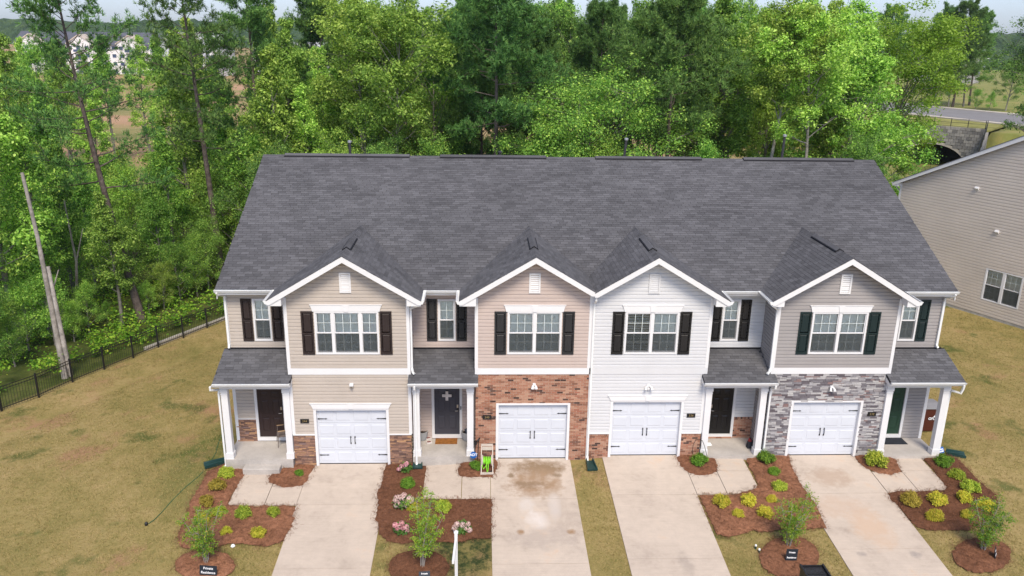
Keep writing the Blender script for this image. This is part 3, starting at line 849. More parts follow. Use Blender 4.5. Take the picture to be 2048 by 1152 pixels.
# ---------------------------------------------------------------- the four townhouses
D1 = 1.196; ZB = 3.205; ZBT = 3.44; ZWALL = 3.72
EY, EZ, RY, RZ = .80, 6.00, 8.25, 9.505
MS = (RZ - EZ) / (RY - EY)
GP, GS, GY = 7.515, .60, -.45
GHALF = 2.51
X_L, X_R = -12.65, 12.873
UN = [dict(a=-10.318, b=-6.191, rx=(-12.65, -10.318), roof=(-12.80, -6.191), gc=-8.27, ent=-1, win=(-9.34, -7.20), lites=[(1, 2), (1.62, 3), (1, 2)], sm=(-11.70, -11.09), door=(-11.82, -10.92), pr=(-12.80, -10.21), pz=.04, col=(-12.67, -10.575), num='244', numx=-9.885, numz=1.455, lampz=2.79),
      dict(a=-3.950, b=0.0, rx=(-6.191, -3.95), roof=(-6.191, 0.0), gc=-1.93, ent=-1, win=(-2.87, -1.03), lites=[(1, 3), (1, 3)], sm=(-5.275, -4.665), door=(-5.45, -4.54), pr=(-6.25, -3.86), pz=.11, col=(-6.13, -4.26), num='240', numx=-3.545, numz=1.58, lampz=2.77),
      dict(a=0.0, b=4.096, rx=(4.096, 6.372), roof=(0.0, 6.372), gc=2.09, ent=1, win=(1.14, 2.97), lites=[(1, 3), (1, 3)], sm=(4.84, 5.45), door=(4.70, 5.55), pr=(3.94, 6.51), pz=.08, col=(4.10, 6.05), num='236', numx=3.675, numz=1.62, lampz=2.73),
      dict(a=6.372, b=10.613, rx=(10.613, 12.873), roof=(6.372, 13.02), gc=8.53, ent=1, win=(7.58, 9.51), lites=[(1, 3), (1, 3)], sm=(11.33, 11.95), door=(11.08, 12.0), pr=(10.48, 13.14), pz=.04, col=(10.55, 12.59), num='232', numx=10.19, numz=1.65, lampz=2.66)]
HL = ['beige vinyl townhouse 244 with brown shutters and russet stone base', 'pinkish beige townhouse 240 with full brick garage front and slate door',
      'white vinyl townhouse 236 with black shutters and low brick base', 'grey vinyl townhouse 232 with grey ledge stone front and green door']
HOUSES = []
def gable_z(i, x):
    u = UN[i]; m = (u['a'] + u['b']) / 2
    return GP - GS * abs(x - m)
def in_gable(x, y, z, margin=0.0):
    """is a point of the main slope hidden under one of the front gable roofs?"""
    for i, u in enumerate(UN):
        m = (u['a'] + u['b']) / 2
        if abs(x - m) < GHALF and gable_z(i, x) > z + margin: return True
    return False
for i, u in enumerate(UN):
    a, b = u['a'], u['b']; mid = (a + b) / 2; h = H[i]; c = u['gc']; sd = SIDING[i]; e0, e1 = u['rx']; pz = u['pz']
    T = empty('townhouse', (mid, 0, float(G(mid, 0))), HL[i], 'townhouse', 'row of four joined townhouses'); HOUSES.append(T)
    gz = float(G(mid, 0)) - .4
    wallpk = GP - .09
    # --- gable front wall
    core = MB().prism([(a + .02, gz), (b - .02, gz), (b - .02, wallpk - GS * (b - mid - .02)), (mid, wallpk), (a + .02, wallpk - GS * (mid - a - .02))], 'y', .13, .24).build('gable_wall', SHEATH, T)
    wz0, wz1 = 3.955, 5.49
    ops = [(u['win'][0], u['win'][1], wz0, wz1)]
    gops = [(c - 1.27, c + 1.27, h - .5, h + 2.16)]
    lim = lambda z, m=mid, p=wallpk: (m - (p - z) / GS, m + (p - z) / GS)
    siding(core, sd, a, b, ZBT, wallpk - .02, 0.0, ops, lim)
    if i in (0, 2):
        zt = .935
        siding(core, sd, a, b, zt, ZB, 0.0, gops)
        box('ledge', WHITE, core, a, c - 1.30, -.05, .03, zt - .03, zt + .012); box('ledge', WHITE, core, c + 1.30, b, -.05, .03, zt - .03, zt + .012)
        lowz = zt - .03
    else: lowz = ZB
    lo = float(min(G(a, 0), G(b, 0))) - .15
    for (p, q, r_, s_) in ((a, c - 1.28, lo, lowz), (c + 1.28, b, lo, lowz)) + (((c - 1.28, c + 1.28, h + 2.16, lowz),) if lowz > 2.5 else ()):
        box('mortar_bed', [JOINT, MORTAR, MORTAR, JOINT][i], core, p + .004, q - .004, .001, .05, r_, s_)
    if i == 0: lay(core, 'stone', RSTONE, ledge_cells(a, c - 1.30, lo, lowz, [], 0, (.03, .062), (.10, .34)) + ledge_cells(c + 1.30, b, lo, lowz, [], 0, (.03, .062), (.10, .34)))
    elif i == 1: lay(core, 'brick', BRICK, brick_cells(a, b, lo, ZB, gops, 0))
    elif i == 2: lay(core, 'brick', BRICK, brick_cells(a, c - 1.30, lo, lowz, [], 0, True) + brick_cells(c + 1.30, b, lo, lowz, [], 0, True))
    else: lay(core, 'stone', GSTONE, ledge_cells(a, b, lo, ZB, gops, 0, (.04, .078), (.12, .34)))
    # --- trims of the gable block
    box('band_trim', WHITE if i != 2 else SIDING[2], T, a - .02, b + .02, -.035, .05, ZB, ZBT - .006)
    for (xx, s) in ((a, -1), (b, 1)):
        if (i == 1 and s == 1) or (i == 2 and s == -1): continue
        x0_, x1_ = (xx - .025, xx + .085) if s < 0 else (xx - .085, xx + .025)
        box('corner_trim', WHITE, T, x0_, x1_, -.03, .08, ZBT - .004, 5.97)
        if i in (0, 2): box('corner_trim', WHITE, T, x0_, x1_, -.03, .08, .94, ZB - .002)
    if i == 1:
        box('corner_trim', WHITE, T, -.10, -.012, -.03, .08, ZBT - .004, 6.2)
        box('party_trim', WHITE, T, -.011, .022, -.033, .08, -.1, 6.25)
    # --- main window, shutters, header
    sash_window(T, u['win'][0], u['win'][1], wz0, wz1, 0.0, u['lites'], 'open' if i == 2 else 'closed')
    crosshead(T, u['win'][0] - .12, u['win'][1] + .12, wz1 + .002, wz1 + .23, 0.0)
    for s in (-1, 1):
        x0_, x1_ = (u['win'][0] - .44, u['win'][0] - .035) if s < 0 else (u['win'][1] + .035, u['win'][1] + .44)
        shutter(T, SHUT[i], x0_, x1_, 3.945, 5.50, -.012)
    # --- gable vent
    vx = mid + (.0 if i != 3 else .08); vz0, vz1 = 6.15, 6.84
    gv = MB().ring(vx - .19, vx + .19, vz0, vz1, .055, -.055, .01).build('gable_vent', WHITE if i != 2 else SIDING[2], T)
    box('vent_back', WHITE if i != 2 else SIDING[2], gv, vx - .14, vx + .14, -.012, .008, vz0 + .05, vz1 - .05)
    for k in range(8):
        zz_ = vz0 + .085 + k * .07
        MB().add([(vx - .136, -.034, zz_ - .016), (vx + .136, -.034, zz_ - .016), (vx + .136, -.020, zz_ + .05), (vx - .136, -.020, zz_ + .05), (vx - .136, -.030, zz_ - .022), (vx + .136, -.030, zz_ - .022)], [(0, 1, 2, 3), (4, 5, 1, 0)]).build('louver', WHITE if i != 2 else SIDING[2], gv)
    # --- garage
    garage_door(T, c, h, .11)
    for s in (-1, 1):
        xx = c + s * 1.21
        box('garage_jamb', WHITE, T, min(xx, xx + s * .09), max(xx, xx + s * .09), -.03, .16, h - .02, h + 2.135)
    box('garage_head', WHITE, T, c - 1.30, c + 1.30, -.03, .16, h + 2.137, h + 2.2)
    if i in (0, 2): crosshead(T, c - 1.40, c + 1.40, h + 2.202, h + 2.39, 0.0, .1)
    # --- house number and lamp
    npz = u['numz']
    pl = box('number_plate', BLACK, T, u['numx'] - .15, u['numx'] + .15, -.048, -.02, npz - .078, npz + .078)
    tm = text_mesh(u['num'], .115, .002, -.0015); tm.materials.append(BRASS)
    put('numerals', tm, pl, Matrix.Translation((u['numx'], -.051, npz)) @ Matrix.Rotation(math.pi / 2, 4, 'X'))
    lx, lz = mid + [.06, .06, .03, .09][i], u['lampz']
    lp = box('wall_lamp', WHITE, T, lx - .05, lx + .05, -.07, -.014, lz, lz + .10)
    if i == 0:
        MB().prism([(-.16, lz + .03), (-.06, lz - .0), (-.06, lz + .11), (-.16, lz + .10)], 'x', lx - .065, lx + .065).build('camera_head', WHITE, lp)
        MB().lathe([(.012, -.05), (.035, -.05), (.035, .0), (.012, .0)], (lx, -.12, lz - .0), 10).build('lens', NICKEL, lp)
    else:
        for s in (-1, 1):
            hx = lx + s * .055 * (1.6 if i == 2 else 1)
            st = len(lp.name)
            m = MB().tube([(lx + s * .02, -.06, lz + .05), (hx, -.13, lz + .03), (hx + s * .02, -.19, lz - .06)], [.02, .038, .048], 10); m.build('lamp_head', WHITE, lp)
        MB().lathe([(.02, -.09), (.04, -.07), (.04, -.02), (.02, 0)], (lx, -.09, lz - .01), 10).build('sensor', WHITE if i != 3 else BLACK, lp)
    # --- recessed entry wall
    ent = box('entry_wall', SHEATH, T, e0 + .02, e1 - .02, D1 + .13, D1 + .24, gz, 5.98)
    dz0 = pz + .17; dz1 = dz0 + 1.93; dx0, dx1 = u['door']
    smz0, smz1 = 3.985, 5.535
    siding(ent, sd, e0, e1, ZWALL - .03, 5.98, D1, [(u['sm'][0], u['sm'][1], smz0, smz1)])
    base_top = {0: .95, 2: .98}.get(i, None)
    low0 = base_top if base_top else pz + .02
    siding(ent, sd, e0, e1, low0, 3.0, D1, [(dx0 - .06, dx1 + .06, 0, dz1 + .05)])
    if base_top:
        dop = [(dx0 - .07, dx1 + .07, -1, dz1)]
        for (q0, q1) in ((e0 + .004, dx0 - .07), (dx1 + .07, e1 - .004)): box('mortar_bed', MORTAR if i == 2 else JOINT, ent, q0, q1, D1 + .001, D1 + .05, pz - .1, base_top - .02)
        cells = ledge_cells(e0, e1, pz, base_top - .02, dop, D1, (.03, .062), (.10, .34)) if i == 0 else brick_cells(e0, e1, pz, base_top - .02, dop, D1, True)
        if i == 2: cells += brick_cells(dx0 - .07, dx1 + .07, pz, pz + .07, [], D1 - .05)
        lay(ent, 'stone' if i == 0 else 'brick', RSTONE if i == 0 else BRICK, cells)
        box('ledge', WHITE if i == 0 else sd, ent, e0, dx0 - .1, D1 - .045, D1 + .03, base_top - .018, base_top + .012); box('ledge', WHITE if i == 0 else sd, ent, dx1 + .1, e1, D1 - .045, D1 + .03, base_top - .018, base_top + .012)
    sash_window(T, u['sm'][0], u['sm'][1], smz0, smz1, D1, [(1, 2)], 'raised' if i == 0 else 'closed')
    shutter(T, SHUT[i], u['sm'][0] - .40, u['sm'][0] - .03, smz0 - .01, smz1 + .01, D1 - .012)
    shutter(T, SHUT[i], u['sm'][1] + .03, u['sm'][1] + .40, smz0 - .01, smz1 + .01, D1 - .012)
    fd = panel_door(T, FDOOR[i], dx0, dx1, dz0, dz1, D1 + .01, -1 if i in (0, 1) else 1)
    if i == 1:
        xm = (dx0 + dx1) / 2 + .0
        MB().prism([(xm - .05, 1.66), (xm + .05, 1.66), (xm + .05, 1.80), (xm + .17, 1.80), (xm + .17, 1.90), (xm + .05, 1.90), (xm + .05, 2.02), (xm - .05, 2.02), (xm - .05, 1.90), (xm - .17, 1.90), (xm - .17, 1.80), (xm - .05, 1.80)][::1], 'y', D1 - .045, D1 - .022).build('cross', paint('whitewashed wood', (.66, .60, .56), .8, .2, .15, 6), T)
        MB().tube([(xm, D1 - .03, 2.02), (xm, D1 - .03, 2.22)], .006, 5).build('cross_cord', BLACK, T)
        box('doorbell', BLACK, T, dx1 + .035, dx1 + .065, D1 - .06, D1 - .035, dz0 + 1.02, dz0 + 1.15)
        box('keypad', BLACK, fd, dx1 - .10, dx1 - .04, D1 - .022, D1 + .008, dz0 + .98, dz0 + 1.07)
    # outer corner trims of the end houses
    if i == 0:
        box('corner_trim', WHITE, T, X_L - .02, X_L + .09, D1 - .03, D1 + .08, pz, 2.9); box('corner_trim', WHITE, T, X_L - .02, X_L + .09, D1 - .03, D1 + .08, 3.7, 5.95)
    if i == 3:
        box('corner_trim', WHITE, T, X_R - .09, X_R + .02, D1 - .03, D1 + .08, pz, 2.9); box('corner_trim', WHITE, T, X_R - .09, X_R + .02, D1 - .03, D1 + .08, 3.7, 5.95)
    # --- return walls of the gable block, and the end walls
    for (xx, s) in ((a, -1), (b, 1)):
        if (i == 1 and s == 1) or (i == 2 and s == -1): continue
        sw = box('return_wall', SHEATH, T, min(xx - s * .03, xx - s * .12), max(xx - s * .03, xx - s * .12), .09, D1 + .2, gz, 5.95)
        if s == u['ent'] or True: siding(sw, sd, .08, D1 - .012, pz, 5.95, xx, axis='y', sgn=s)
    if i in (0, 3):
        xx, s = (X_L, -1) if i == 0 else (X_R, 1)
        ew = MB().prism([(D1 + .1, gz), (15.3, gz - .6), (15.3, 5.98), (RY, RZ - .2), (D1 + .1, 6.02)], 'x', xx - s * .03, xx - s * .14).build('end_wall', sd, T)
        siding(ew, sd, D1 + .081, 15.2, float(G(xx, 3)) + .05, 5.9, xx, axis='y', sgn=s)
    MB().prism([(15.18, gz - .6), (15.3, gz - .6), (15.3, 6.0), (15.18, 6.0)], 'x', u['roof'][0] + .16, u['roof'][1] - .16).build('back_wall', sd, T)
    # --- main roof
    r0, r1 = u['roof']; th = .16
    roof = MB().prism([(EY, EZ - .012), (RY, RZ - .012), (2 * RY - EY, EZ - .012), (2 * RY - EY, EZ - th), (RY, RZ - th), (EY, EZ - th)], 'x', r0, r1).build('roof', UNDERLAY, T)
    v = np.array([0, RY - EY, RZ - EZ]); sl = float(np.linalg.norm(v)); v = v / sl; nrm = np.array([0, -v[2], v[1]])
    # one continuous pattern over the whole row; each shingle goes to the house it lies on
    groups = [(roof, shingle_field((0, EY - .02, EZ - .01), (1, 0, 0), v, nrm, UN[0]['roof'][0], UN[3]['roof'][1], sl, lambda x, y, z: r0 <= x < r1 and not in_gable(x, y, z, .16), 40))]
    MB().prism([(RY - .16, RZ - .075 + .01), (RY, RZ + .012), (RY + .16, RZ - .075 + .01), (RY + .16, RZ - .095), (RY, RZ - .01), (RY - .16, RZ - .095)], 'x', r0, r1).build('ridge_cap', SHINGLE, roof)
    box('fascia', WHITE, T, r0 + .02, r1 - .02, EY - .001, EY + .03, EZ - .20, EZ - .03)
    box('soffit', WHITE, T, e0, e1, EY + .03, D1, EZ - .20, EZ - .185)
    if i in (0, 3):
        xx, s = (r0, -1) if i == 0 else (r1, 1)
        MB().prism([(EY + .02, EZ - th - .002), (RY, RZ - th - .002), (2 * RY - EY, EZ - th - .002), (2 * RY - EY, EZ - .36), (RY, RZ - .36), (EY + .02, EZ - .36)], 'x', xx - s * .05, xx - s * .025).build('rake_board', WHITE, T)
    # ridge vent strip and plumbing vent
    vp = [(570, 820, 699, 281), (880, 1092, 1000, 302), (1190, 1402, 1253, 276), (1486, 1706, 1570, 269)][i]
    v0, v1 = float(at_y(vp[0], 312, RY)[0]), float(at_y(vp[1], 316, RY)[0])
    MB().prism([(RY - .17, RZ - .055), (RY - .17, RZ - .02), (RY - .155, RZ - .01), (RY, RZ + .065), (RY + .155, RZ - .01), (RY + .17, RZ - .055), (RY, RZ + .02)], 'x', v0, v1).build('ridge_vent', RIDGEV, roof)
    cp = MB().prism([(RY - .15, RZ - .002), (RY, RZ + .074), (RY + .15, RZ - .002), (RY, RZ + .066)], 'x', v0 + .01, v1 - .01).build('vent_cap', SHINGLE, roof)
    vy = RY + 1.1 + .2 * (i % 2); vtop = at_y(vp[2], vp[3], vy); vb = RZ - MS * (vy - RY) - .15
    lean = [0, 0, -.10, -.05][i]
    vt = MB().tube([(vtop[0] + lean, vy, vb), (vtop[0], vy, float(vtop[2]) - .08)], .058, 12).build('vent_pipe', PIPE, roof)
    MB().lathe([(.03, -.1), (.085, -.09), (.085, -.035), (.095, -.03), (.06, .0), (.01, .012)], (float(vtop[0]), vy, float(vtop[2])), 14).build('pipe_cap', PIPECAP if i != 1 else PIPE, roof)
    # --- gable roof
    yb = EY + (GP - EZ) / MS
    xl = mid - GHALF; xr = mid + GHALF
    if i == 1: xr = 0.0
    if i == 2: xl = 0.0
    zl, zr_ = GP - GS * (mid - xl), GP - GS * (xr - mid)
    dk = MB(); t_ = .05
    def slope_prism(m, pts):
        n = len(pts); lowp = [(p[0], p[1], p[2] - t_) for p in pts]
        m.add(pts + lowp, [tuple(range(n)), tuple(range(2 * n - 1, n - 1, -1))] + [(k, (k + 1) % n, (k + 1) % n + n, k + n) for k in range(n)])
    ybl, ybr = EY + (zl - EZ) / MS, EY + (zr_ - EZ) / MS
    dz = -.014
    slope_prism(dk, [(xl, GY, zl + dz), (mid, GY, GP + dz), (mid, yb, GP + dz), (xl, ybl, zl + dz)])
    slope_prism(dk, [(mid, GY, GP + dz), (xr, GY, zr_ + dz), (xr, ybr, zr_ + dz), (mid, yb, GP + dz)])
    groof = dk.build('gable_roof', UNDERLAY, T)
    sq = math.sqrt(1 + GS * GS)
    for s in (-1, 1):
        xe, ze = (xl, zl) if s < 0 else (xr, zr_)
        vv = np.array([-s, 0, GS]) / sq; nn = np.array([s * GS, 0, 1]) / sq
        uu = np.array([0, -s, 0.0]) if False else np.array([0, 1.0, 0])
        ln = (GP - ze) / GS * sq
        keep = lambda x, y, z: y < EY + (z - EZ) / MS + .30
        uu = np.cross(vv, nn)
        lo_, hi_ = (GY - .02, yb + .3)
        if uu[1] > 0: f = shingle_field((xe - (-s) * 0.0, 0, ze - .012), uu, vv, nn, lo_, hi_, ln, keep, 60 + 2 * i + (s > 0))
        else: f = shingle_field((xe, 0, ze - .012), uu, vv, nn, -hi_, -lo_, ln, keep, 60 + 2 * i + (s > 0))
        groups.append((groof, f))
    # ridge cap shingles of the gable
    yy = GY - .02; 
    while yy < yb - .05:
        y1 = min(yy + .2, yb)
        MB().prism([(mid - .15, GP - .15 * GS + .004), (mid, GP + .018), (mid + .15, GP - .15 * GS + .004), (mid + .15, GP - .15 * GS - .006), (mid, GP), (mid - .15, GP - .15 * GS - .006)], 'y', yy, y1 + .02).xform(Matrix.Translation((0, 0, 0))).build('cap_shingle', SHINGLE, groof)
        yy += .2
    gy0 = [.55, .75, .6, .6][i]; gy1 = [2.1, 2.3, 2.35, 2.75][i]
    MB().prism([(mid - .15, GP - .15 * GS + .0), (mid - .15, GP - .15 * GS + .05), (mid, GP + .062), (mid + .15, GP - .15 * GS + .05), (mid + .15, GP - .15 * GS)], 'y', gy0, gy1).build('ridge_vent', RIDGEV, groof)
    MB().prism([(mid - .14, GP - .15 * GS + .055), (mid, GP + .072), (mid + .14, GP - .15 * GS + .055), (mid, GP + .064)], 'y', gy0 + .012, gy1).build('vent_cap', SHINGLE, groof)
    # rake boards, soffits, eave returns
    fh = .18
    for s in (-1, 1):
        xe, ze = (xl, zl) if s < 0 else (xr, zr_)
        pts = [(mid, GP - .02), (xe, ze - .02), (xe, ze - .02 - fh * .75), (xe - s * .10, ze - .02 - fh * .75 + 0), (mid, GP - .02 - fh * 1.12)]
        MB().prism(pts, 'y', GY - .004, GY + .026).build('rake_board', WHITE, T)
        MB().prism([(mid, GP - .075), (xe, ze - .075), (xe, ze - .09), (mid, GP - .09)], 'y', GY + .026, .02).build('rake_soffit', WHITE, T)
        if not ((i == 1 and s == 1) or (i == 2 and s == -1)):
            xw = a if s < 0 else b
            MB().prism([(xe - s * .03, ze - .03), (xe - s * .03, ze - .2), (xw - s * .02, ze - .2), (xw - s * .02, ze + GS * (abs(xe - xw)) - .10)][::1], 'y', GY + .028, -.005).build('eave_return', WHITE, T)
            box('side_soffit', WHITE, T, min(xe, xw), max(xe, xw), -.004, D1, ze - .20, ze - .185)
            box('side_fascia', WHITE, T, min(xe, xe - s * .03), max(xe, xe - s * .03), GY + .03, EY + .02, ze - .2, ze - .03)
            gutter_run(T, ((xe, GY + .0, ze - .015), (xe, EY - .02, ze - .015), (s, 0, 0)))
    # --- gutters of the recess
    ga, gb = e0, e1
    if i == 0: ga, gb = r0 - .02, xl - .11
    elif i == 1: ga, gb = UN[0]['b'] + (GHALF - (UN[0]['b'] - UN[0]['a']) / 2) + .11, xl - .11
    elif i == 2: ga, gb = xr + .11, UN[3]['a'] - (GHALF - (UN[3]['b'] - UN[3]['a']) / 2) - .11
    else: ga, gb = xr + .11, r1 + .02
    gutter_run(T, ((ga, EY - .002, EZ - .015), (gb, EY - .002, EZ - .015), (0, -1, 0)))
    # --- porch
    p0, p1 = u['pr']; PF, PFZ = -.40, 3.055; PT, PTZ = D1 - .0, 3.70
    pe0, pe1 = e0, e1
    porch = MB()
    pth = .10
    # two-part deck: the strip in front of the gable wall is wider than the part between the walls
    k_ = (PTZ - PFZ) / (PT - PF); z_at = lambda y: PFZ + (y - PF) * k_
    ya = -.045
    lft = [(p0, PF), (p1, PF), (p1, ya), (pe1 - .015, ya), (pe1 - .015, PT), (pe0 + .015, PT), (pe0 + .015, ya), (p0, ya)]
    if i == 0: lft = [(p0, PF), (p1, PF), (p1, ya), (pe1 - .015, ya), (pe1 - .015, PT), (p0, PT)]
    if i == 3: lft = [(p0, PF), (p1, PF), (p1, PT), (pe0 + .015, PT), (pe0 + .015, ya), (p0, ya)]
    n = len(lft)
    porch.add([(x, y, z_at(y) - .014) for x, y in lft] + [(x, y, z_at(y) - pth) for x, y in lft], [tuple(range(n)), tuple(range(2 * n - 1, n - 1, -1))] + [(k, k + n, (k + 1) % n + n, (k + 1) % n) for k in range(n)])
    proof = porch.build('porch_roof', UNDERLAY, T)
    vv = np.array([0, PT - PF, PTZ - PFZ]); pl_ = float(np.linalg.norm(vv)); vv = vv / pl_; nn = np.array([0, -vv[2], vv[1]])
    def pk(x, y, z, pe0=pe0, pe1=pe1, i=i):
        if y < .0: return True
        lo2 = -99 if i == 0 else pe0; hi2 = 99 if i == 3 else pe1
        return lo2 < x < hi2
    groups.append((proof, shingle_field((0, PF - .02, PFZ - .012), (1, 0, 0), vv, nn, p0, p1, pl_ - .06, pk, 80 + i)))
    box('flashing', RIDGEV, proof, (pe0 if i else p0 + .1) + .02, (pe1 if i != 3 else p1 - .1) - .02, D1 - .055, D1 - .015, PTZ - .055, PTZ + .03)
    gutter_run(T, ((p0 + .0, PF, PFZ - .012), (p1 - .0, PF, PFZ - .012), (0, -1, 0)), h_=.11)
    box('porch_fascia', WHITE, T, p0 + .01, p1 - .01, PF + .001, PF + .03, PFZ - .16, PFZ - .03)
    bx0, bx1 = u['col'][0] - .0, u['col'][1] + .26
    box('porch_beam', WHITE, T, bx0 + .005, bx1 - .005, -.14, .10, 2.72, 2.97)
    box('porch_ceiling', WHITE, T, e0 + .02 if i else p0 + .05, e1 - .02 if i != 3 else p1 - .05, PF + .03, D1 - .02, 2.965, 2.985)
    # closed ends of the porch roof where they stand free of the walls
    for (xx, s) in ((p0, -1), (p1, 1)):
        free = (i == 0 and s < 0) or (i == 3 and s > 0)
        y_end = D1 - .02 if free else ya
        MB().prism([(PF, PFZ - .16), (PF, PFZ - .02), (y_end, z_at(y_end) - .02), (y_end, PFZ - .16 if not free else 2.9)], 'x', xx - s * .004, xx - s * .03).build('porch_gable', WHITE if not free else WHITE, T)
    for k, cx in enumerate(u['col']):
        cb = box('column', WHITE, T, cx + .02, cx + .24, -.115, .105, pz + .2, 2.72)
        box('column_base', WHITE, cb, cx - .005, cx + .265, -.14, .13, pz + .0, pz + .22)
        box('column_cap', WHITE, cb, cx - .002, cx + .262, -.137, .127, 2.58, 2.70)
        box('column_collar', WHITE, cb, cx + .008, cx + .252, -.127, .117, 2.5, 2.525)
    sx0, sx1 = (e0 - .1 if i == 0 else e0 + .01), (e1 + .1 if i == 3 else e1 - .01)
    sx0 = u['col'][0] - .02; sx1 = u['col'][1] + .28
    pf = MB().box(sx0 if i != 3 else a * 0 + b + .01, sx1 if i != 0 else a - .03, -.24 + .06, D1 + .05, min(float(G(e0, 0)), float(G(e1, 0))) - .25, pz).build('porch_floor', CONC, T)
    if i == 0:
        MB().prism([(-.24, -.6), (-.50, -.6), (-.52, -.155), (-.50, -.14), (-.185, -.14), (-.185, -.6)], 'x', -12.02, -10.76).build('step', CONC, T)
    # --- downspouts
    if i == 0:
        downspout(T, [(-12.74, .74, 5.89), (-12.72, .80, 5.80), (-12.60, 1.10, 5.68), (-12.60, 1.13, 5.5), (-12.60, 1.13, 3.86), (-12.60, 1.05, 3.74)])
        downspout(T, [(b + .40, -.38, 5.90), (b + .38, -.36, 5.82), (b + .08, -.02, 5.62), (b + .07, .03, 5.5), (b + .07, .03, 3.42), (b + .10, -.06, 3.30), (b + .16, -.12, 3.26)])
        downspout(T, [(-12.86, -.45, 2.95), (-12.86, -.43, 2.82), (-12.80, -.16, 2.70), (-12.73, -.05, 2.66), (-12.73, -.05, 2.5), (-12.73, -.05, -.22), (-12.80, -.12, -.33), (-12.90, -.18, -.36)])
    if i == 1:
        downspout(T, [(.06, -.36, 6.10), (.06, -.34, 6.0), (.05, -.06, 5.82), (.05, -.055, 5.6), (.05, -.055, .05), (.05, -.12, -.04), (.05, -.22, -.07)])
        downspout(T, [(-6.02, -.46, 2.95), (-6.02, -.44, 2.84), (-6.02, -.20, 2.72), (-6.02, -.185, 2.55), (-6.02, -.185, -.10), (-6.02, -.25, -.2), (-6.02, -.32, -.22)])
    if i == 2:
        downspout(T, [(6.42, -.46, 2.95), (6.42, -.44, 2.84), (6.42, -.16, 2.74), (6.40, -.10, 2.6), (6.40, -.10, .03)])
    if i == 3:
        downspout(T, [(a - .36, -.38, 5.90), (a - .34, -.36, 5.82), (a - .05, -.06, 5.60), (a - .045, -.02, 5.45), (a - .045, -.02, 3.42), (a - .10, -.08, 3.30), (a - .18, -.14, 3.25)])
        downspout(T, [(12.93, .74, 5.89), (12.92, .80, 5.80), (12.80, 1.08, 5.66), (12.80, 1.13, 5.5), (12.80, 1.13, 3.86), (12.83, 1.05, 3.74)])
        downspout(T, [(13.08, -.45, 2.95), (13.08, -.43, 2.80), (13.05, -.40, 2.62), (12.93, -.1, 2.58), (12.91, 0.0, 2.5), (12.91, .0, .05)])
    lay_shingles(groups)
# ---------------------------------------------------------------- the neighbouring building at the right
NB = np.array([21.3, 21.15, 0.0]); NRZ = math.atan2(-.892, .452)
nb = empty('neighbor_townhouse', tuple(NB), 'tan vinyl gable end of the next townhouse with a double window', 'townhouse', rz=NRZ, local=True)
NZ0, NEV, NPK, NW = -.35, 6.5, 10.25, 15.0
ncore = MB().prism([(.05, -1.6), (NW - .05, -1.6), (NW - .05, NEV - .1), (NW / 2, NPK - .1), (.05, NEV - .1)], 'y', .13, .25).build('gable_wall', SHEATH, nb)
nsl = (NPK - NEV) / (NW / 2)
siding(ncore, TANSIDING, 0, NW, -.02, NPK - .16, 0.0, [(5.95, 8.0, .80, 2.58)], lambda z: (max(0, NW / 2 - (NPK - .14 - z) / nsl), min(NW, NW / 2 + (NPK - .14 - z) / nsl)), ch=.165)
box('foundation', FOUND, nb, -.02, NW, -.02, .1, -1.6, -.03)
box('foundation_lip', FOUND, nb, -.06, NW, -.14, -.02, -1.6, -.26)
sash_window(nb, 5.95, 8.0, .80, 2.58, 0.0, [(1, 3), (1, 3)], 'closed', .085, .15)
nr = MB().prism([(-.35, NEV - .17), (NW / 2, NPK), (NW + .35, NEV - .17), (NW + .35, NEV - .35), (NW / 2, NPK - .2), (-.35, NEV - .35)], 'y', -.28, 22).build('roof', UNDERLAY, nb)
for s in (-1, 1):
    xe = -.36 if s < 0 else NW + .36
    MB().prism([(NW / 2, NPK + .0), (xe, NEV - .175), (xe, NEV - .36), (NW / 2, NPK - .24)], 'y', -.315, -.282).build('rake_board', WHITE, nb)
    MB().prism([(NW / 2, NPK + .03), (xe, NEV - .145), (xe, NEV - .172), (NW / 2, NPK + .003)], 'y', -.34, 22).build('roof_edge', SHINGLE, nb)
MB().prism([(-.34, NEV - .36), (0, NEV - .36), (0, NEV - .12)], 'y', -.28, -.01).build('eave_return', WHITE, nb)
box('corner_trim', WHITE, nb, -.03, .10, -.035, .1, .0, NEV - .1)
gutter_run(nb, ((-.36, -.26, NEV - .18), (-.36, 20, NEV - .18), (-1, 0, 0)))
downspout(nb, [(-.42, .1, NEV - .3), (-.40, .12, NEV - .42), (-.08, .16, NEV - .75), (-.07, .16, NEV - 1.0), (-.07, .16, -.2)])
for (vx, vz) in ((4.62, 6.75), (6.14, 4.64)):
    MB().prism([(-.15, vz + .02), (-.012, vz - .11), (-.012, vz + .11), (-.10, vz + .11)], 'x', vx - .1, vx + .1).build('vent_hood', WHITE, nb)
MB().tube([(3.55, -.01, 1.05), (3.55, -.12, 1.05), (3.55, -.13, .82)], .035, 8).build('outlet_pipe', WHITE, nb)
box('meter_box', paint('grey meter', (.10, .12, .15), .5, .4), nb, 2.3, 2.75, -.16, -.016, .15, .75)
box('side_wall', TANSIDING, nb, .02, .12, .27, 22, -1.6, NEV - .3)

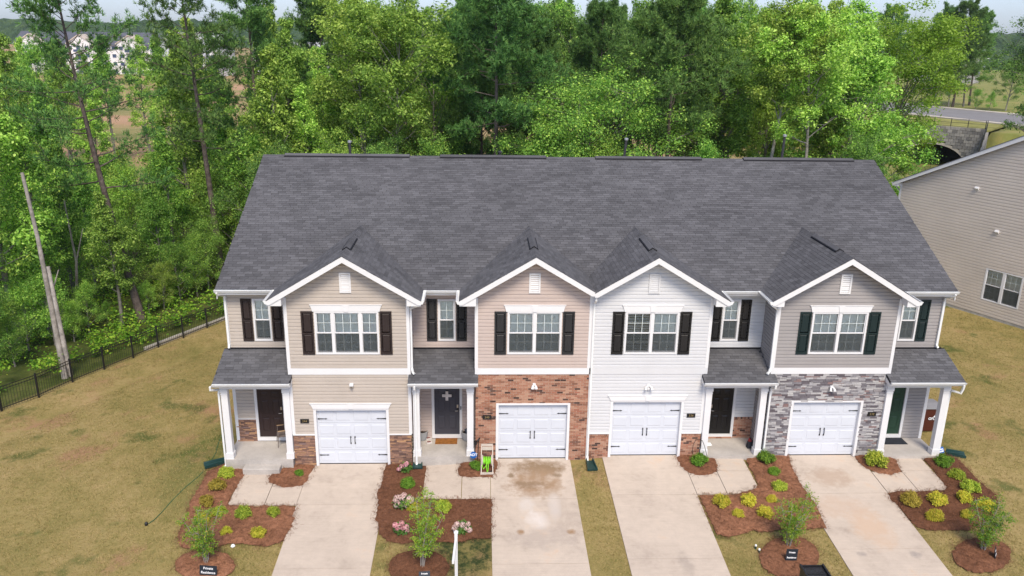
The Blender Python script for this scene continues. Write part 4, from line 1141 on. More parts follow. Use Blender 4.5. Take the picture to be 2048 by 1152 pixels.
# ---------------------------------------------------------------- road on its embankment, stone culvert wall
def wp(t, s, z): return (float(WA[0] + WD[0] * t + WN[0] * s), float(WA[1] + WD[1] * t + WN[1] * s), z)
WZT = 3.62; TC = WLEN * .723
BLOCK = pieces('wall block', [(0, (.15, .145, .14)), (.5, (.24, .23, .215)), (1, (.34, .325, .30))], .95, .1, fine=.2, fscale=8)
ASPH = paint('asphalt', (.20, .195, .20), .9, .2, .08, .3, .06, 6)
CURB = paint('pale kerb concrete', (.45, .41, .35), .9, .2, .08, .5, .05, 5)
GRAVEL = paint('verge', (.22, .215, .07), .95, .1, .25, .6, .2, 9)
def archz(t):
    q = (t - TC) / 4.35
    return -1.6 + 2.95 * math.sqrt(max(0, 1 - q * q)) if abs(q) < 1 else -9
br = empty('culvert_bridge', wp(TC, 0, -1.5), 'grey stone block culvert wall with a flat arch under the road', 'bridge')
ts = np.linspace(-2, 24.5, 107)
m = MB(); vs = []
for t in ts:
    zl_ = max(-2.4, archz(t)); vs += [wp(t, .12, zl_), wp(t, .12, WZT - .05)]
m.add(vs, [(2 * k, 2 * k + 2, 2 * k + 3, 2 * k + 1) for k in range(len(ts) - 1)])
wallb = m.build('wall_backing', JOINT, br)
MB().add([wp(t_, s_, z_) for z_ in (WZT - .06, WZT + .09) for (t_, s_) in ((-2, -.06), (24.55, -.06), (24.55, .45), (-2, .45))], [(0, 1, 5, 4), (1, 2, 6, 5), (2, 3, 7, 6), (3, 0, 4, 7), (4, 5, 6, 7)]).build('coping', CURB, br)
bme = shared_box(BLOCK, 'block')
ang = math.atan2(WD[1], WD[0]); row = 0; z = -2.2
while z < WZT - .1:
    t = 6.0 - (.3 if row % 2 else 0)
    while t < 24.4:
        a_, b_ = t, min(t + .6, 24.45); zc = z + .2; tm_ = (a_ + b_) / 2
        if zc - .2 > max(archz(a_), archz(b_)) + .12 and b_ - a_ > .1:
            put('block', bme, br, Matrix.Translation(wp(tm_, rnd.uniform(-.03, .02), zc)) @ Matrix.Rotation(ang, 4, 'Z') @ Matrix.Diagonal((b_ - a_ - .03, .3, .375, 1)))
        t += .6
    z += .4; row += 1
ar = MB(); tt_ = np.linspace(TC - 4.34, TC + 4.34, 40); vs = []
for t in tt_:
    z0_ = archz(t); q = (t - TC) / 4.35; vs += [wp(t, -.12, z0_), wp(t + q * .25, -.12, z0_ + .34), wp(t, 14, z0_), wp(t + q * .25, 14, z0_ + .34)]
fs = []
for k in range(39):
    a_ = 4 * k; fs += [(a_, a_ + 4, a_ + 5, a_ + 1), (a_, a_ + 2, a_ + 6, a_ + 4), (a_ + 1, a_ + 5, a_ + 7, a_ + 3)]
ar.add(vs, fs); ar.build('arch_barrel', CURB, br)
# road strips
RA, RB = np.array([63.97, 100.95]), np.array([71.19, 84.42]); RD = (RB - RA) / np.linalg.norm(RB - RA); RN = np.array([-RD[1], RD[0]])
if RN[0] < 0: RN = -RN
def strip(name, mat, s0, s1, z0, th, kind='structure'):
    vs = []
    for q in (-90, 45):
        for s_ in (s0, s1): vs.append((RA[0] + RD[0] * q + RN[0] * s_, RA[1] + RD[1] * q + RN[1] * s_))
    P = [vs[0], vs[1], vs[3], vs[2]]
    return MB().add([(x, y, z0 - th) for x, y in P] + [(x, y, z0) for x, y in P], [(4, 5, 6, 7), (0, 1, 5, 4), (1, 2, 6, 5), (2, 3, 7, 6), (3, 0, 4, 7)]).build(name, mat, None, kind=kind)
strip('sidewalk', CURB, 0, 1.5, ROADZ + .16, .5); strip('road', ASPH, 1.5, 17.5, ROADZ + .03, .4); strip('sidewalk', CURB, 17.5, 19.2, ROADZ + .16, .5)
MB().add([wp(*q, ROADZ + .02) for q in ((6, .5), (24.3, .5), (24.3, 17), (6, 22))] + [wp(*q, ROADZ - .25) for q in ((6, .5), (24.3, .5), (24.3, 17), (6, 22))], [(0, 1, 2, 3), (0, 4, 5, 1), (7, 6, 5, 4), (1, 5, 6, 2)]).build('verge', GRAVEL, None, kind='structure')
bf = empty('bridge_railing', wp(19, .2, WZT), 'thin black railing along the top of the culvert wall', 'railing')
tl = [24.4 - 2.05 * k for k in range(9)]
for t in tl:
    p = wp(t, .2, WZT + .08); MB().tube([p, (p[0], p[1], p[2] + 1.15)], .05, 6).build('post', BLACK, bf)
for zz_ in (.15, .62, 1.1): MB().tube([wp(tl[-1], .2, WZT + .08 + zz_), wp(24.4, .2, WZT + .08 + zz_)], .022, 5).build('rail', BLACK, bf)
wf = empty('wing_railing', wp(24.6, 0, 1), 'dark picket railing slanting down beside the culvert wall', 'railing')
wq = [(np.array(wp(24.6, .1, WZT + .05)) * (1 - k / 8) + np.array(wp(25.6, -7.5, .6)) * k / 8) for k in range(9)]
for k, p in enumerate(wq):
    if k % 2 == 0: MB().tube([tuple(p - np.array([0, 0, .4])), (p[0], p[1], p[2] + 1.2)], .05, 6).build('post', BLACK, wf)
for zz_ in (.12, 1.1): MB().tube([(p[0], p[1], p[2] + zz_) for p in (wq[0], wq[-1])], .025, 5).build('rail', BLACK, wf)
for k in range(64):
    p = wq[0] + (wq[-1] - wq[0]) * (k + .5) / 64
    MB().tube([(p[0], p[1], p[2] + .12), (p[0], p[1], p[2] + 1.1)], .02, 4).build('picket', BLACK, wf)
MB().add([wp(24.5, .1, 3.4), wp(25.5, -7.5, .3), wp(25.5, -7.5, -2.6), wp(24.5, .1, -2.6), wp(24.9, .1, 3.4), wp(25.9, -7.5, .3), wp(25.9, -7.5, -2.6), wp(24.9, .1, -2.6)], [(0, 1, 2, 3), (4, 7, 6, 5), (0, 4, 5, 1), (1, 5, 6, 2)]).build('wing_wall', BLOCK, br)

# ---------------------------------------------------------------- far buildings
FWHITE = paint('far white wall', (.74, .72, .72), .8, .2, .05, .2, .03, 3)
FGREY = paint('far grey wall', (.36, .35, .35), .8, .2, .05, .2, .03, 3)
FTAN = paint('far tan wall', (.55, .47, .40), .8, .2, .05, .2, .03, 3)
FROOF = paint('far slate roof', (.095, .10, .125), .9, .2, .1, .3, .05, 3)
FROOFL = paint('far pale roof', (.42, .42, .45), .9, .2, .1, .3, .05, 3)
FGLASS = paint('far window glass', (.05, .075, .14), .2, .6, .3, .4, .05, 3)
def far_building(label, cx, cy, wd, dp, z0, floors, mat, roofmat, rz=0.0, bays=(), fl=2.9, cat='building', rise=4.0, cols=None):
    b_ = empty('apartment_building', (cx, cy, z0), label, cat, rz=rz, local=True); b_.location.z = z0
    ht = floors * fl
    MB().box(-wd / 2, wd / 2, 0, dp, -3, ht).build('wall', mat, b_)
    rf = MB().prism([(-.6, ht - .05), (dp / 2, ht + rise), (dp + .6, ht - .05), (dp + .6, ht - .35), (-.6, ht - .35)], 'x', -wd / 2 - .5, wd / 2 + .5).build('roof', roofmat, b_)
    for (bx, bw) in bays:
        MB().prism([(bx - bw / 2, -3), (bx + bw / 2, -3), (bx + bw / 2, ht + .3), (bx, ht + .3 + bw * .32), (bx - bw / 2, ht + .3)], 'y', -1.2, 1).build('bay', mat, b_)
        MB().prism([(bx - bw / 2 - .5, ht), (bx, ht + .35 + bw * .32), (bx + bw / 2 + .5, ht), (bx + bw / 2 + .5, ht + .35), (bx, ht + .75 + bw * .32), (bx - bw / 2 - .5, ht + .35)], 'y', -1.6, dp / 2).build('bay_roof', FTAN, b_)
    n = cols or int(wd / 3.0)
    for f_ in range(floors):
        for k in range(n):
            x = -wd / 2 + wd * (k + .5) / n
            yy = -1.25 if any(abs(x - bx) < bw / 2 - .3 for bx, bw in bays) else -.05
            wn = MB().ring(x - .85, x + .85, f_ * fl + .8, f_ * fl + 2.4, .14, yy - .05, yy + .03).build('window', FWHITE, b_)
            box('pane', FGLASS, wn, x - .72, x + .72, yy - .02, yy + .02, f_ * fl + .93, f_ * fl + 2.27)
    for k in range(n):
        if k % 3 == 1:
            x = -wd / 2 + wd * (k + .5) / n
            for f_ in range(1, floors):
                bal = box('balcony', FWHITE, b_, x - 1.4, x + 1.4, -2.6, -1.22, f_ * fl - .1, f_ * fl + .08)
                box('railing', FGLASS, bal, x - 1.4, x + 1.4, -2.6, -2.52, f_ * fl + .08, f_ * fl + 1.0)
    return b_
far_building('long white apartment block with slate roof beyond the dirt field', -152, 300, 56, 16, -2.4, 4, FWHITE, FROOF, .06, [(-22, 9), (-4, 9), (14, 9)], 2.9, rise=4.5)
far_building('white apartment block with pale roof behind the pines', -113, 292, 22, 14, -2.0, 4, FWHITE, FROOFL, -.2, [(0, 9)], 2.9, rise=4.5)
far_building('white townhouse end seen left of the tall middle pine', -99, 245, 13, 18, -2.0, 3, FWHITE, FROOFL, .25, [], 3.0, rise=4)
far_building('low white building right of the tall middle pine', -70, 262, 24, 14, -1.6, 3, FWHITE, FROOFL, -.15, [(4, 8)], 3.0, rise=4)
far_building('white house glimpsed between the bright trees', -40, 300, 22, 14, -1.0, 3, FWHITE, FROOFL, .1, [], 3.0, rise=4)
far_building('far grey house with white gable beyond the road', 172, 268, 15, 16, 3.4, 3, FGREY, FROOFL, .5, [(-2, 7.5)], 2.9, cat='house', rise=3.5)

def car(x, y, mat, rz, label, group='cars parked by the far apartments'):
    z = float(G(x, y))
    c_ = empty('parked_car', (x, y, z), label, 'car', group, rz=rz, local=True)
    body = MB().prism([(-2.2, .35), (2.2, .35), (2.25, .75), (1.9, .92), (.95, 1.0), (-2.1, 1.02), (-2.25, .7)], 'y', -.88, .88).build('body', mat, c_)
    MB().add([(-1.9, -.8, 1.0), (1.0, -.8, 1.0), (1.0, .8, 1.0), (-1.9, .8, 1.0), (-1.5, -.62, 1.5), (.35, -.62, 1.5), (.35, .62, 1.5), (-1.5, .62, 1.5)], [(0, 1, 5, 4), (1, 2, 6, 5), (2, 3, 7, 6), (3, 0, 4, 7)]).build('window_band', FGLASS, c_)
    box('roof', mat, c_, -1.52, .37, -.64, .64, 1.5, 1.56)
    for sx in (-1.35, 1.35):
        for sy in (-.86, .86):
            MB().tube([(sx, sy - .1, .33), (sx, sy + .1, .33)], .33, 12).build('wheel', BLACK, c_)
CARW = paint('white car paint', (.75, .76, .78), .3, .5); CARG = paint('grey car paint', (.3, .31, .33), .3, .5)
for k, (px, py, mt, lb) in enumerate(((337, 137, CARW, 'white car parked beside the far brown bank'), (78, 175, CARG, 'grey car on the dirt beyond the left pines'), (100, 178, CARW, 'white car parked on the dirt next to the grey car'), (165, 150, CARG, 'grey car before the long white apartments'))):
    p = at_g(px, py); car(float(p[0]), float(p[1]), mt, .3 * k, lb)

# wooded ridges on the horizon
def ridge(dist, x0, x1, zb, zt, mat, seed, w_=60):
    r_ = np.random.default_rng(seed); n = 260; xs = np.linspace(x0, x1, n)
    top = zt + 2.2 * np.convolve(r_.normal(size=n + 20), np.ones(21) / 6, 'valid')[:n] + r_.normal(size=n) * .9
    vs = np.concatenate([np.stack([xs, np.full(n, dist - w_), np.full(n, zb)], 1), np.stack([xs, np.full(n, dist - 8.0) + r_.normal(size=n) * 3, top - 2.5], 1), np.stack([xs, np.full(n, float(dist)), top], 1), np.stack([xs, np.full(n, dist + w_), np.full(n, zb)], 1)])
    i_ = np.arange(n - 1); fs = np.concatenate([np.stack([i_ + k * n, i_ + 1 + k * n, i_ + 1 + (k + 1) * n, i_ + (k + 1) * n], 1) for k in range(3)])
    me = fastmesh('hill', vs, fs); me.materials.append(mat); put('hill', me, kind='structure')
def _hillmat():
    k = NT('wooded hill'); n = k.noise(.12, 4, .7)
    c = k.ramp(n, [(.3, (.022, .048, .022)), (.5, (.045, .085, .03)), (.7, (.085, .13, .045))])
    k.bump(n, 6, 1); return k.done(c, .95, .1)
HILLM = _hillmat()
ridge(760, -900, 60, -4, 21, HILLM, 3); ridge(1120, -1200, 1200, -4, 27, HILLM, 4); ridge(560, 60, 900, -4, 21, HILLM, 5)
# ---------------------------------------------------------------- vegetation
def leafcloud(P, N, size, r_, aspect=.62):
    """kite-shaped leaves at points P, facing N"""
    n = len(P)
    N = N / np.linalg.norm(N, axis=1, keepdims=True)
    a = r_.normal(size=(n, 3)); u_ = a - N * (a * N).sum(1, keepdims=True); u_ /= np.linalg.norm(u_, axis=1, keepdims=True)
    v_ = np.cross(N, u_); s = np.asarray(size).reshape(-1, 1)
    V = np.stack([P - u_ * s * .5, P + v_ * s * .5 * aspect + N * s * .08, P + u_ * s * .55, P - v_ * s * .5 * aspect + N * s * .08], 1).reshape(-1, 3)
    F = np.arange(4 * n).reshape(-1, 4)
    return V, F
def clump_points(C, R, cnt, r_, flat=.75, shell=.45):
    """points scattered through ellipsoidal clumps, denser towards their outside"""
    k = np.repeat(np.arange(len(C)), cnt); n = len(k)
    d = r_.normal(size=(n, 3)); d /= np.linalg.norm(d, axis=1, keepdims=True)
    rad = r_.random(n) ** shell * (1 + .22 * r_.normal(size=n))
    rad = np.abs(rad)
    P = C[k] + d * (R[k] * rad)[:, None] * np.array([1, 1, flat])
    return P, d, k
def wood_mesh(branches, sides):
    """branches = [(pts, radii)...] -> V, F"""
    m = MB()
    for (pts, rad), n in zip(branches, sides): m.tube(pts, rad, n, cap=False)
    return m
def deciduous(seed, Ht, cw, t0, nl, up, leaf, per, prof, lean=0.0, rt=None, fork=False):
    r_ = np.random.default_rng(seed); rr = random.Random(seed)
    rt = rt or Ht * .011 + .03
    npt = 9; ph = r_.normal(size=2) * .02 * Ht
    tp = [np.array([ph[0] * (t ** 1.5) + lean * Ht * t + .012 * Ht * math.sin(5 * t + seed), ph[1] * t ** 1.5 + .012 * Ht * math.cos(4 * t + seed), Ht * .93 * t]) for t in np.linspace(0, 1, npt)]
    def trunk(t):
        q = t * (npt - 1); i_ = min(int(q), npt - 2); f_ = q - i_; return tp[i_] * (1 - f_) + tp[i_ + 1] * f_
    br = [([tuple(p) for p in tp], [rt * (1.25 if k == 0 else 1) * (1 - .88 * k / (npt - 1)) for k in range(npt)])]; sd = [8]
    C = []; R = []
    for k in range(nl):
        t = t0 + (1 - t0) * ((k + .5) / nl) ** .9
        s_ = trunk(t); az = k * 2.399 + r_.normal() * .35; el = math.radians(up + 28 * (t - t0) / (1 - t0) + r_.normal() * 9)
        L = cw * prof((t - t0) / (1 - t0)) * (1 + .22 * r_.normal())
        L = max(L, .25)
        d = np.array([math.cos(az) * math.cos(el), math.sin(az) * math.cos(el), math.sin(el)])
        pts = [s_]
        for q in range(1, 5):
            d = d + np.array([0, 0, .06]) + r_.normal(size=3) * .08; d /= np.linalg.norm(d); pts.append(pts[-1] + d * L / 4)
        r0_ = rt * (1 - .85 * t) * .55
        br.append(([tuple(p) for p in pts], [r0_, r0_ * .8, r0_ * .6, r0_ * .4, r0_ * .2])); sd.append(5)
        for q in range(2, 5):
            for e in range(2):
                dd = d + r_.normal(size=3) * .75; dd[2] = abs(dd[2]) * .5; dd /= np.linalg.norm(dd)
                ln = L * (.26 + .16 * r_.random()); tip = pts[q] + dd * ln
                br.append(([tuple(pts[q]), tuple((pts[q] + tip) / 2 + r_.normal(size=3) * .04), tuple(tip)], [r0_ * .35, r0_ * .25, r0_ * .1])); sd.append(4)
                C.append(tip); R.append(.30 + .13 * L * (.6 + .8 * r_.random()))
        C.append(pts[4] + d * .1); R.append(.30 + .12 * L)
    C.append(trunk(1.0)); R.append(.35)
    C = np.array(C); R = np.minimum(np.array(R), .12 * cw + .55)
    cnt = np.maximum((per * (R / R.mean()) ** 2 * r_.uniform(.3, 1.7, len(R))).astype(int), 6)
    P, D, kk = clump_points(C, R, cnt, r_, .7)
    N = D * .6 + np.array([0, 0, .75]) + r_.normal(size=P.shape) * .55
    V, F = leafcloud(P, N, leaf * np.clip(np.exp(r_.normal(size=len(P)) * .35), .45, 2.0), r_)
    return wood_mesh(br, sd), V, F
def pine(seed, Ht, cw, t0, nw, dense=1.0, lean=0.0):
    r_ = np.random.default_rng(seed); rt = Ht * .0098 + .04; npt = 10
    ph = r_.normal(size=2) * .012 * Ht
    tp = [np.array([ph[0] * math.sin(3 * t) + lean * Ht * t, ph[1] * math.sin(2.5 * t), Ht * .98 * t]) for t in np.linspace(0, 1, npt)]
    def trunk(t):
        q = t * (npt - 1); i_ = min(int(q), npt - 2); f_ = q - i_; return tp[i_] * (1 - f_) + tp[i_ + 1] * f_
    br = [([tuple(p) for p in tp], [rt * (1.2 if k == 0 else 1) * (1 - .86 * k / (npt - 1)) for k in range(npt)])]; sd = [9]
    T = []; TD = []
    for k in range(nw):
        t = t0 + (1 - t0) * ((k + .5) / nw) ** .85; f_ = (t - t0) / (1 - t0)
        if f_ < .3 and r_.random() < .35: continue
        az = k * 2.399 + r_.normal() * .5; el = math.radians(-6 + 42 * f_ + r_.normal() * 9)
        L = cw * (1.0 - .72 * f_ ** 1.3) * (.75 + .4 * r_.random()) * (.7 + .6 * min(1, f_ * 3))
        d = np.array([math.cos(az) * math.cos(el), math.sin(az) * math.cos(el), math.sin(el)]); pts = [trunk(t)]
        for q in range(5):
            d = d + np.array([0, 0, .05]) + r_.normal(size=3) * .09; d /= np.linalg.norm(d); pts.append(pts[-1] + d * L / 5)
        r0_ = rt * (1 - .8 * t) * .34
        br.append(([tuple(p) for p in pts], [r0_, r0_ * .85, r0_ * .7, r0_ * .5, r0_ * .35, r0_ * .15])); sd.append(5)
        for q in range(2, 6):
            for e in range(int(2 + 2 * dense)):
                dd = d * .7 + r_.normal(size=3) * .6; dd[2] += .15; dd /= np.linalg.norm(dd); ln = L * (.12 + .16 * r_.random()) + .15
                tip = pts[q] + dd * ln
                br.append(([tuple(pts[q]), tuple(tip)], [r0_ * .3, r0_ * .12])); sd.append(3)
                for w_ in range(int(3 + 3 * dense)):
                    g_ = r_.random(); T.append(pts[q] * (1 - g_) + tip * g_ + r_.normal(size=3) * .13); TD.append(dd * .6 + np.array([0, 0, .45]) + r_.normal(size=3) * .35)
    for w_ in range(14): T.append(trunk(1 - .05 * r_.random()) + r_.normal(size=3) * .15); TD.append(np.array([0, 0, 1]) + r_.normal(size=3) * .4)
    T = np.array(T); TD = np.array(TD); nn = 11; n = len(T)
    k = np.repeat(np.arange(n), nn)
    D = TD[k] / np.linalg.norm(TD[k], axis=1, keepdims=True) + r_.normal(size=(n * nn, 3)) * .62; D /= np.linalg.norm(D, axis=1, keepdims=True)
    ln = r_.uniform(.17, .34, (n * nn, 1)); W = np.cross(D, r_.normal(size=D.shape)); W /= np.linalg.norm(W, axis=1, keepdims=True)
    B = T[k]
    V = np.stack([B - W * .016, B + W * .016, B + D * ln + W * .010, B + D * ln - W * .010], 1).reshape(-1, 3)
    return wood_mesh(br, sd), V, np.arange(4 * len(B)).reshape(-1, 4)
LIB = {}
PALEBARK2 = pieces('pale grey bark', [(0, (.24, .225, .195)), (1, (.36, .335, .29))], .95, .1, big=(3, .75, 1.25), fine=.3, fscale=14, bump=.015)
def species(key, gen, barkmat, leafm):
    wd, V, F = gen
    tm_ = bpy.data.meshes.new('trunk'); tm_.from_pydata(wd.v, [], wd.f); tm_.shade_smooth(); tm_.materials.append(barkmat)
    cm = fastmesh('crown', V, F); cm.materials.append(leafm)
    LIB[key] = (tm_, cm, max(p[2] for p in wd.v))
p_col = lambda f: .55 + .45 * math.sin(math.pi * min(1, f * 1.05 + .12)) - .35 * f
p_oval = lambda f: .35 + .75 * math.sin(math.pi * (f * .86 + .12))
p_round = lambda f: .45 + .6 * math.sin(math.pi * (f * .8 + .16))
p_slim = lambda f: .9 - .5 * f
TB = dict(
 tulip=[(401, 17, 3.3, .22, 40, 30), (402, 18, 3.0, .30, 38, 36), (403, 16, 3.6, .18, 40, 28)],
 maple=[(411, 15, 3.6, .25, 36, 24), (412, 14, 3.3, .30, 34, 28), (413, 16, 3.9, .28, 38, 22)],
 slim=[(421, 13, 1.9, .30, 30, 30), (422, 12, 1.7, .38, 28, 34), (423, 14, 2.1, .25, 32, 28)],
 oak=[(431, 11.5, 4.7, .26, 44, 22), (432, 11, 4.3, .30, 40, 22)],
 sapling=[(441, 6, 1.7, .12, 26, 32), (442, 5, 1.5, .08, 24, 34)])
for n_, (sd_, h_, cw_, t0_, nl_, up_) in enumerate(TB['tulip']): species('tulip%d' % n_, deciduous(sd_, h_, cw_, t0_, nl_, up_, 0.156, 117, p_col), GBARK, PLANT['bright'])
for n_, (sd_, h_, cw_, t0_, nl_, up_) in enumerate(TB['maple']): species('maple%d' % n_, deciduous(sd_, h_, cw_, t0_, nl_, up_, 0.150, 114, p_oval), GBARK, PLANT['mid'])
for n_, (sd_, h_, cw_, t0_, nl_, up_) in enumerate(TB['slim']): species('slim%d' % n_, deciduous(sd_, h_, cw_, t0_, nl_, up_, 0.129, 72, p_col), GBARK, PLANT['mid'])
for n_, (sd_, h_, cw_, t0_, nl_, up_) in enumerate(TB['slim']): species('limeslim%d' % n_, deciduous(sd_ + 50, h_, cw_, t0_ * .6, nl_, up_, 0.136, 79, p_col), GBARK, PLANT['bright'])
for n_, (sd_, h_, cw_, t0_, nl_, up_) in enumerate(TB['oak']): species('oak%d' % n_, deciduous(sd_, h_, cw_, t0_, nl_, up_, 0.129, 148, p_round, rt=.24), GBARK, PLANT['mid'])
for n_, (sd_, h_, cw_, t0_, nl_, up_) in enumerate(TB['maple']): species('deep%d' % n_, deciduous(sd_ + 70, h_ - 1, cw_, t0_ * .7, nl_, up_, 0.143, 117, p_oval), GBARK, PLANT['deep'])
for n_, (sd_, h_, cw_, t0_, nl_, up_) in enumerate(TB['sapling']): species('sapling%d' % n_, deciduous(sd_, h_, cw_, t0_, nl_, up_, 0.078, 98, p_oval), GBARK, PLANT['mid'])
for n_, (sd_, h_, cw_, t0_, nl_, up_) in enumerate(TB['sapling']): species('limesapling%d' % n_, deciduous(sd_ + 9, h_, cw_, t0_, nl_, up_, 0.078, 98, p_oval), GBARK, PLANT['bright'])
for n_, (sd_, h_, cw_, t0_, nl_, up_) in enumerate([(461, 18, 2.9, .52, 30, 30), (462, 18, 2.6, .58, 28, 34), (463, 17, 3.0, .48, 30, 28)]): species('tall%d' % n_, deciduous(sd_, h_, cw_, t0_, nl_, up_, 0.143, 133, p_oval, rt=.19), PALEBARK2, PLANT['bright'])
species('tallpine0', pine(506, 21, 4.4, .50, 54, 2.0), BARK, PLANT['pine'])
species('tallpine1', pine(507, 20, 4.0, .52, 50, 2.0), BARK, PLANT['pine'])
species('gold0', deciduous(451, 15, 4.3, .24, 42, 26, 0.150, 125, p_oval, lean=.10), GBARK, PLANT['yellow'])
species('pine0', pine(501, 21, 4.0, .40, 42, .85, -.03), BARK, PLANT['pine'])
species('pine1', pine(502, 22, 3.6, .44, 40, .85, -.02), BARK, PLANT['pine'])
species('pine2', pine(503, 20, 3.8, .38, 46, 1.1), BARK, PLANT['pine'])
species('densepine0', pine(504, 20, 4.2, .32, 70, 2.0), BARK, PLANT['pine'])
species('densepine1', pine(505, 19, 3.9, .28, 70, 2.0), BARK, PLANT['pine'])
TREEN = [0]
TLABEL = {}
def tree(key, x, y, H_=None, rz=None, label='', group=None, name=None, z=None, tilt=(0, 0), slim=1.0):
    tm_, cm, h0 = LIB[key]; s = (H_ / h0) if H_ else 1.0
    z = float(G(x, y)) - .05 if z is None else z
    o = bpy.data.objects.new(name or ('pine_tree' if 'pine' in key else 'broadleaf_tree'), None); COL.objects.link(o)
    o.location = (x, y, z); o.rotation_euler = (tilt[0], tilt[1], rnd.uniform(0, 6.28) if rz is None else rz); o.scale = (s * slim, s * slim, s)
    ORG[o.name] = np.zeros(3)
    for nm, me in (('trunk', tm_), ('crown', cm)):
        c_ = bpy.data.objects.new(nm, me); COL.objects.link(c_); c_.parent = o
    tag(o, label, 'tree', group)
    return o
def tree_px(key, px, Y, top=None, label='', H_=None, group=None, **k):
    """a tree whose foot stands at depth Y under image column px; top = image row its tip reaches"""
    yb_ = 400
    for _ in range(6):
        p = at_y(px, yb_, Y); z = float(G(p[0], Y))
        q = np.array([p[0], Y, z]) - CAM; yb_ = 576 - FPX * (q @ _u) / (q @ _d)
    if top is not None: H_ = float(at_y(px, top, Y)[2]) - z
    return tree(key, float(p[0]), Y, H_, label=label, group=group, **k)

# --- single trees that the picture shows as individuals
tree_px('pine0', 285, 18.6, None, 'tall bare trunked pine leaning left behind the black fence', H_=20.5, rz=.3, tilt=(0, -.075))
tree_px('pine1', 446, 27.5, None, 'tall slender pine rising just left of the roof corner', H_=21, rz=1.4, tilt=(0, -.07))
tree_px('pine2', 522, 33, None, 'straight pine rising behind the top left roof corner', H_=20.5, rz=2.2, tilt=(0, -.02))
tree_px('densepine1', 655, 52, None, 'dark pine in the gap between bright trees behind the roof', H_=21, rz=.5)
tree_px('tall0', 800, 28, -14, 'tallest bright green tree behind the second ridge vent', rz=.7)
tree_px('tall2', 737, 31, -4, 'bright green tree beside the tallest one behind the roof', rz=2.9)
tree_px('tallpine0', 988, 27, None, 'thick trunked dark pine behind the middle of the roof', H_=19.5, rz=.2)
tree_px('oak0', 1178, 25, 118, 'round spreading green tree standing before the dark pines', rz=1.0)
tree_px('sapling0', 1105, 23.5, 232, 'bright leafy bush tree left of the round spreading tree', rz=2.0)
tree_px('tallpine1', 1320, 27, None, 'dark pine with reddish trunk right of the spreading tree', H_=18.5, rz=2.6)
tree_px('tall1', 1508, 26.5, -12, 'tall light green tree with pale leaning twin trunk', rz=.4, tilt=(0, .09))
tree_px('tall0', 1598, 26, -6, 'tall light green tree with pale trunk behind the last vent pipe', rz=3.4, tilt=(0, .06))
tree_px('tulip0', 1420, 33, -8, 'light green tree between dark pine and the twin trunks', rz=5.0)
tree_px('tulip2', 1668, 31, 2, 'light green tree last before the gap to the road', rz=1.8)
tree_px('gold0', 1732, 37, 8, 'yellow green tree with a slanting trunk before the road', rz=.1)
tree_px('sapling1', 1740, 34, 235, 'slim ivy clad sapling before the culvert wall', H_=None, rz=.9)
tree_px('limeslim1', 245, 17.5, 385, 'bright lime young tree right behind the black fence', rz=1.2)
tree_px('deep2', 2062, 62, -14, 'big green tree cut by the right picture edge', rz=.6)
tree_px('densepine0', 1905, 120, -4, 'dark pine clump across the road, tallest one', rz=.6)
tree_px('densepine1', 1866, 122, 4, 'dark pine across the road beside the tallest one', rz=1.9)
tree_px('densepine1', 1938, 124, 14, 'dark pine across the road nearest the grey house', rz=3.0)
tree_px('densepine0', 1760, 120, 6, 'dark pine behind the yellow green tree', rz=4.0)
tree_px('deep0', 2012, 112, 108, 'dense dark tree beside the grey far house', rz=4.0)
tree_px('deep2', 1925, 121, 62, 'deep green tree filling the pines across the road', rz=2.7)
tree_px('deep0', 1868, 119, 84, 'deep green tree under the pines behind the yellow green crown', rz=.7)
tree_px('deep1', 1895, 117, 108, 'deep green tree low among the pines across the road', rz=2.0)
tree_px('sapling1', 1950, 114, 176, 'low green tree at the road edge below the dark pines', rz=1.0)
tree_px('sapling0', 1978, 112, 182, 'low green tree at the road edge left of the dense dark one', rz=3.0)
# --- the wood behind the houses, row by row
KN = {'tulip': 'light green tall tree', 'maple': 'mid green tree', 'deep': 'deep green tree', 'densepine': 'dark grey green pine', 'pine': 'thin crowned pine',
      'slim': 'slender green tree', 'limeslim': 'slender lime green tree', 'sapling': 'young green tree', 'limesapling': 'young yellow green tree'}
KG = {'tulip': 'light green trees in the wood', 'maple': 'mid green trees in the wood', 'deep': 'deep green trees in the wood', 'densepine': 'dark pines in the wood', 'pine': 'thin pines in the open wood',
      'slim': 'slender green trees in the open wood', 'limeslim': 'slender lime trees in the open wood', 'sapling': 'young green trees', 'limesapling': 'young yellow green trees'}
MARKS = [(-60, 'at the left picture edge'), (45, 'around the broken snag top'), (125, 'between snag and leaning pine'), (205, 'just left of the leaning pine'), (300, 'between leaning and slender pines'), (390, 'beside the slender pine'), (470, 'by the roof corner'),
         (560, 'over the first ridge vent start'), (650, 'left of the first vent pipe'), (735, 'right of the first vent pipe'), (820, 'above the first vent gap'), (905, 'left of the thick pine trunk'), (1010, 'right of the thick pine trunk'),
         (1090, 'left of the spreading tree'), (1180, 'behind the spreading tree'), (1260, 'by the third vent pipe'), (1340, 'by the reddish pine trunk'), (1420, 'above the third vent gap'), (1500, 'by the leaning twin trunks'),
         (1570, 'by the last vent pipe'), (1650, 'right of the last vent pipe'), (1730, 'above the right roof corner'), (1800, 'before the culvert')]
USED = {}
rt_ = random.Random(5)
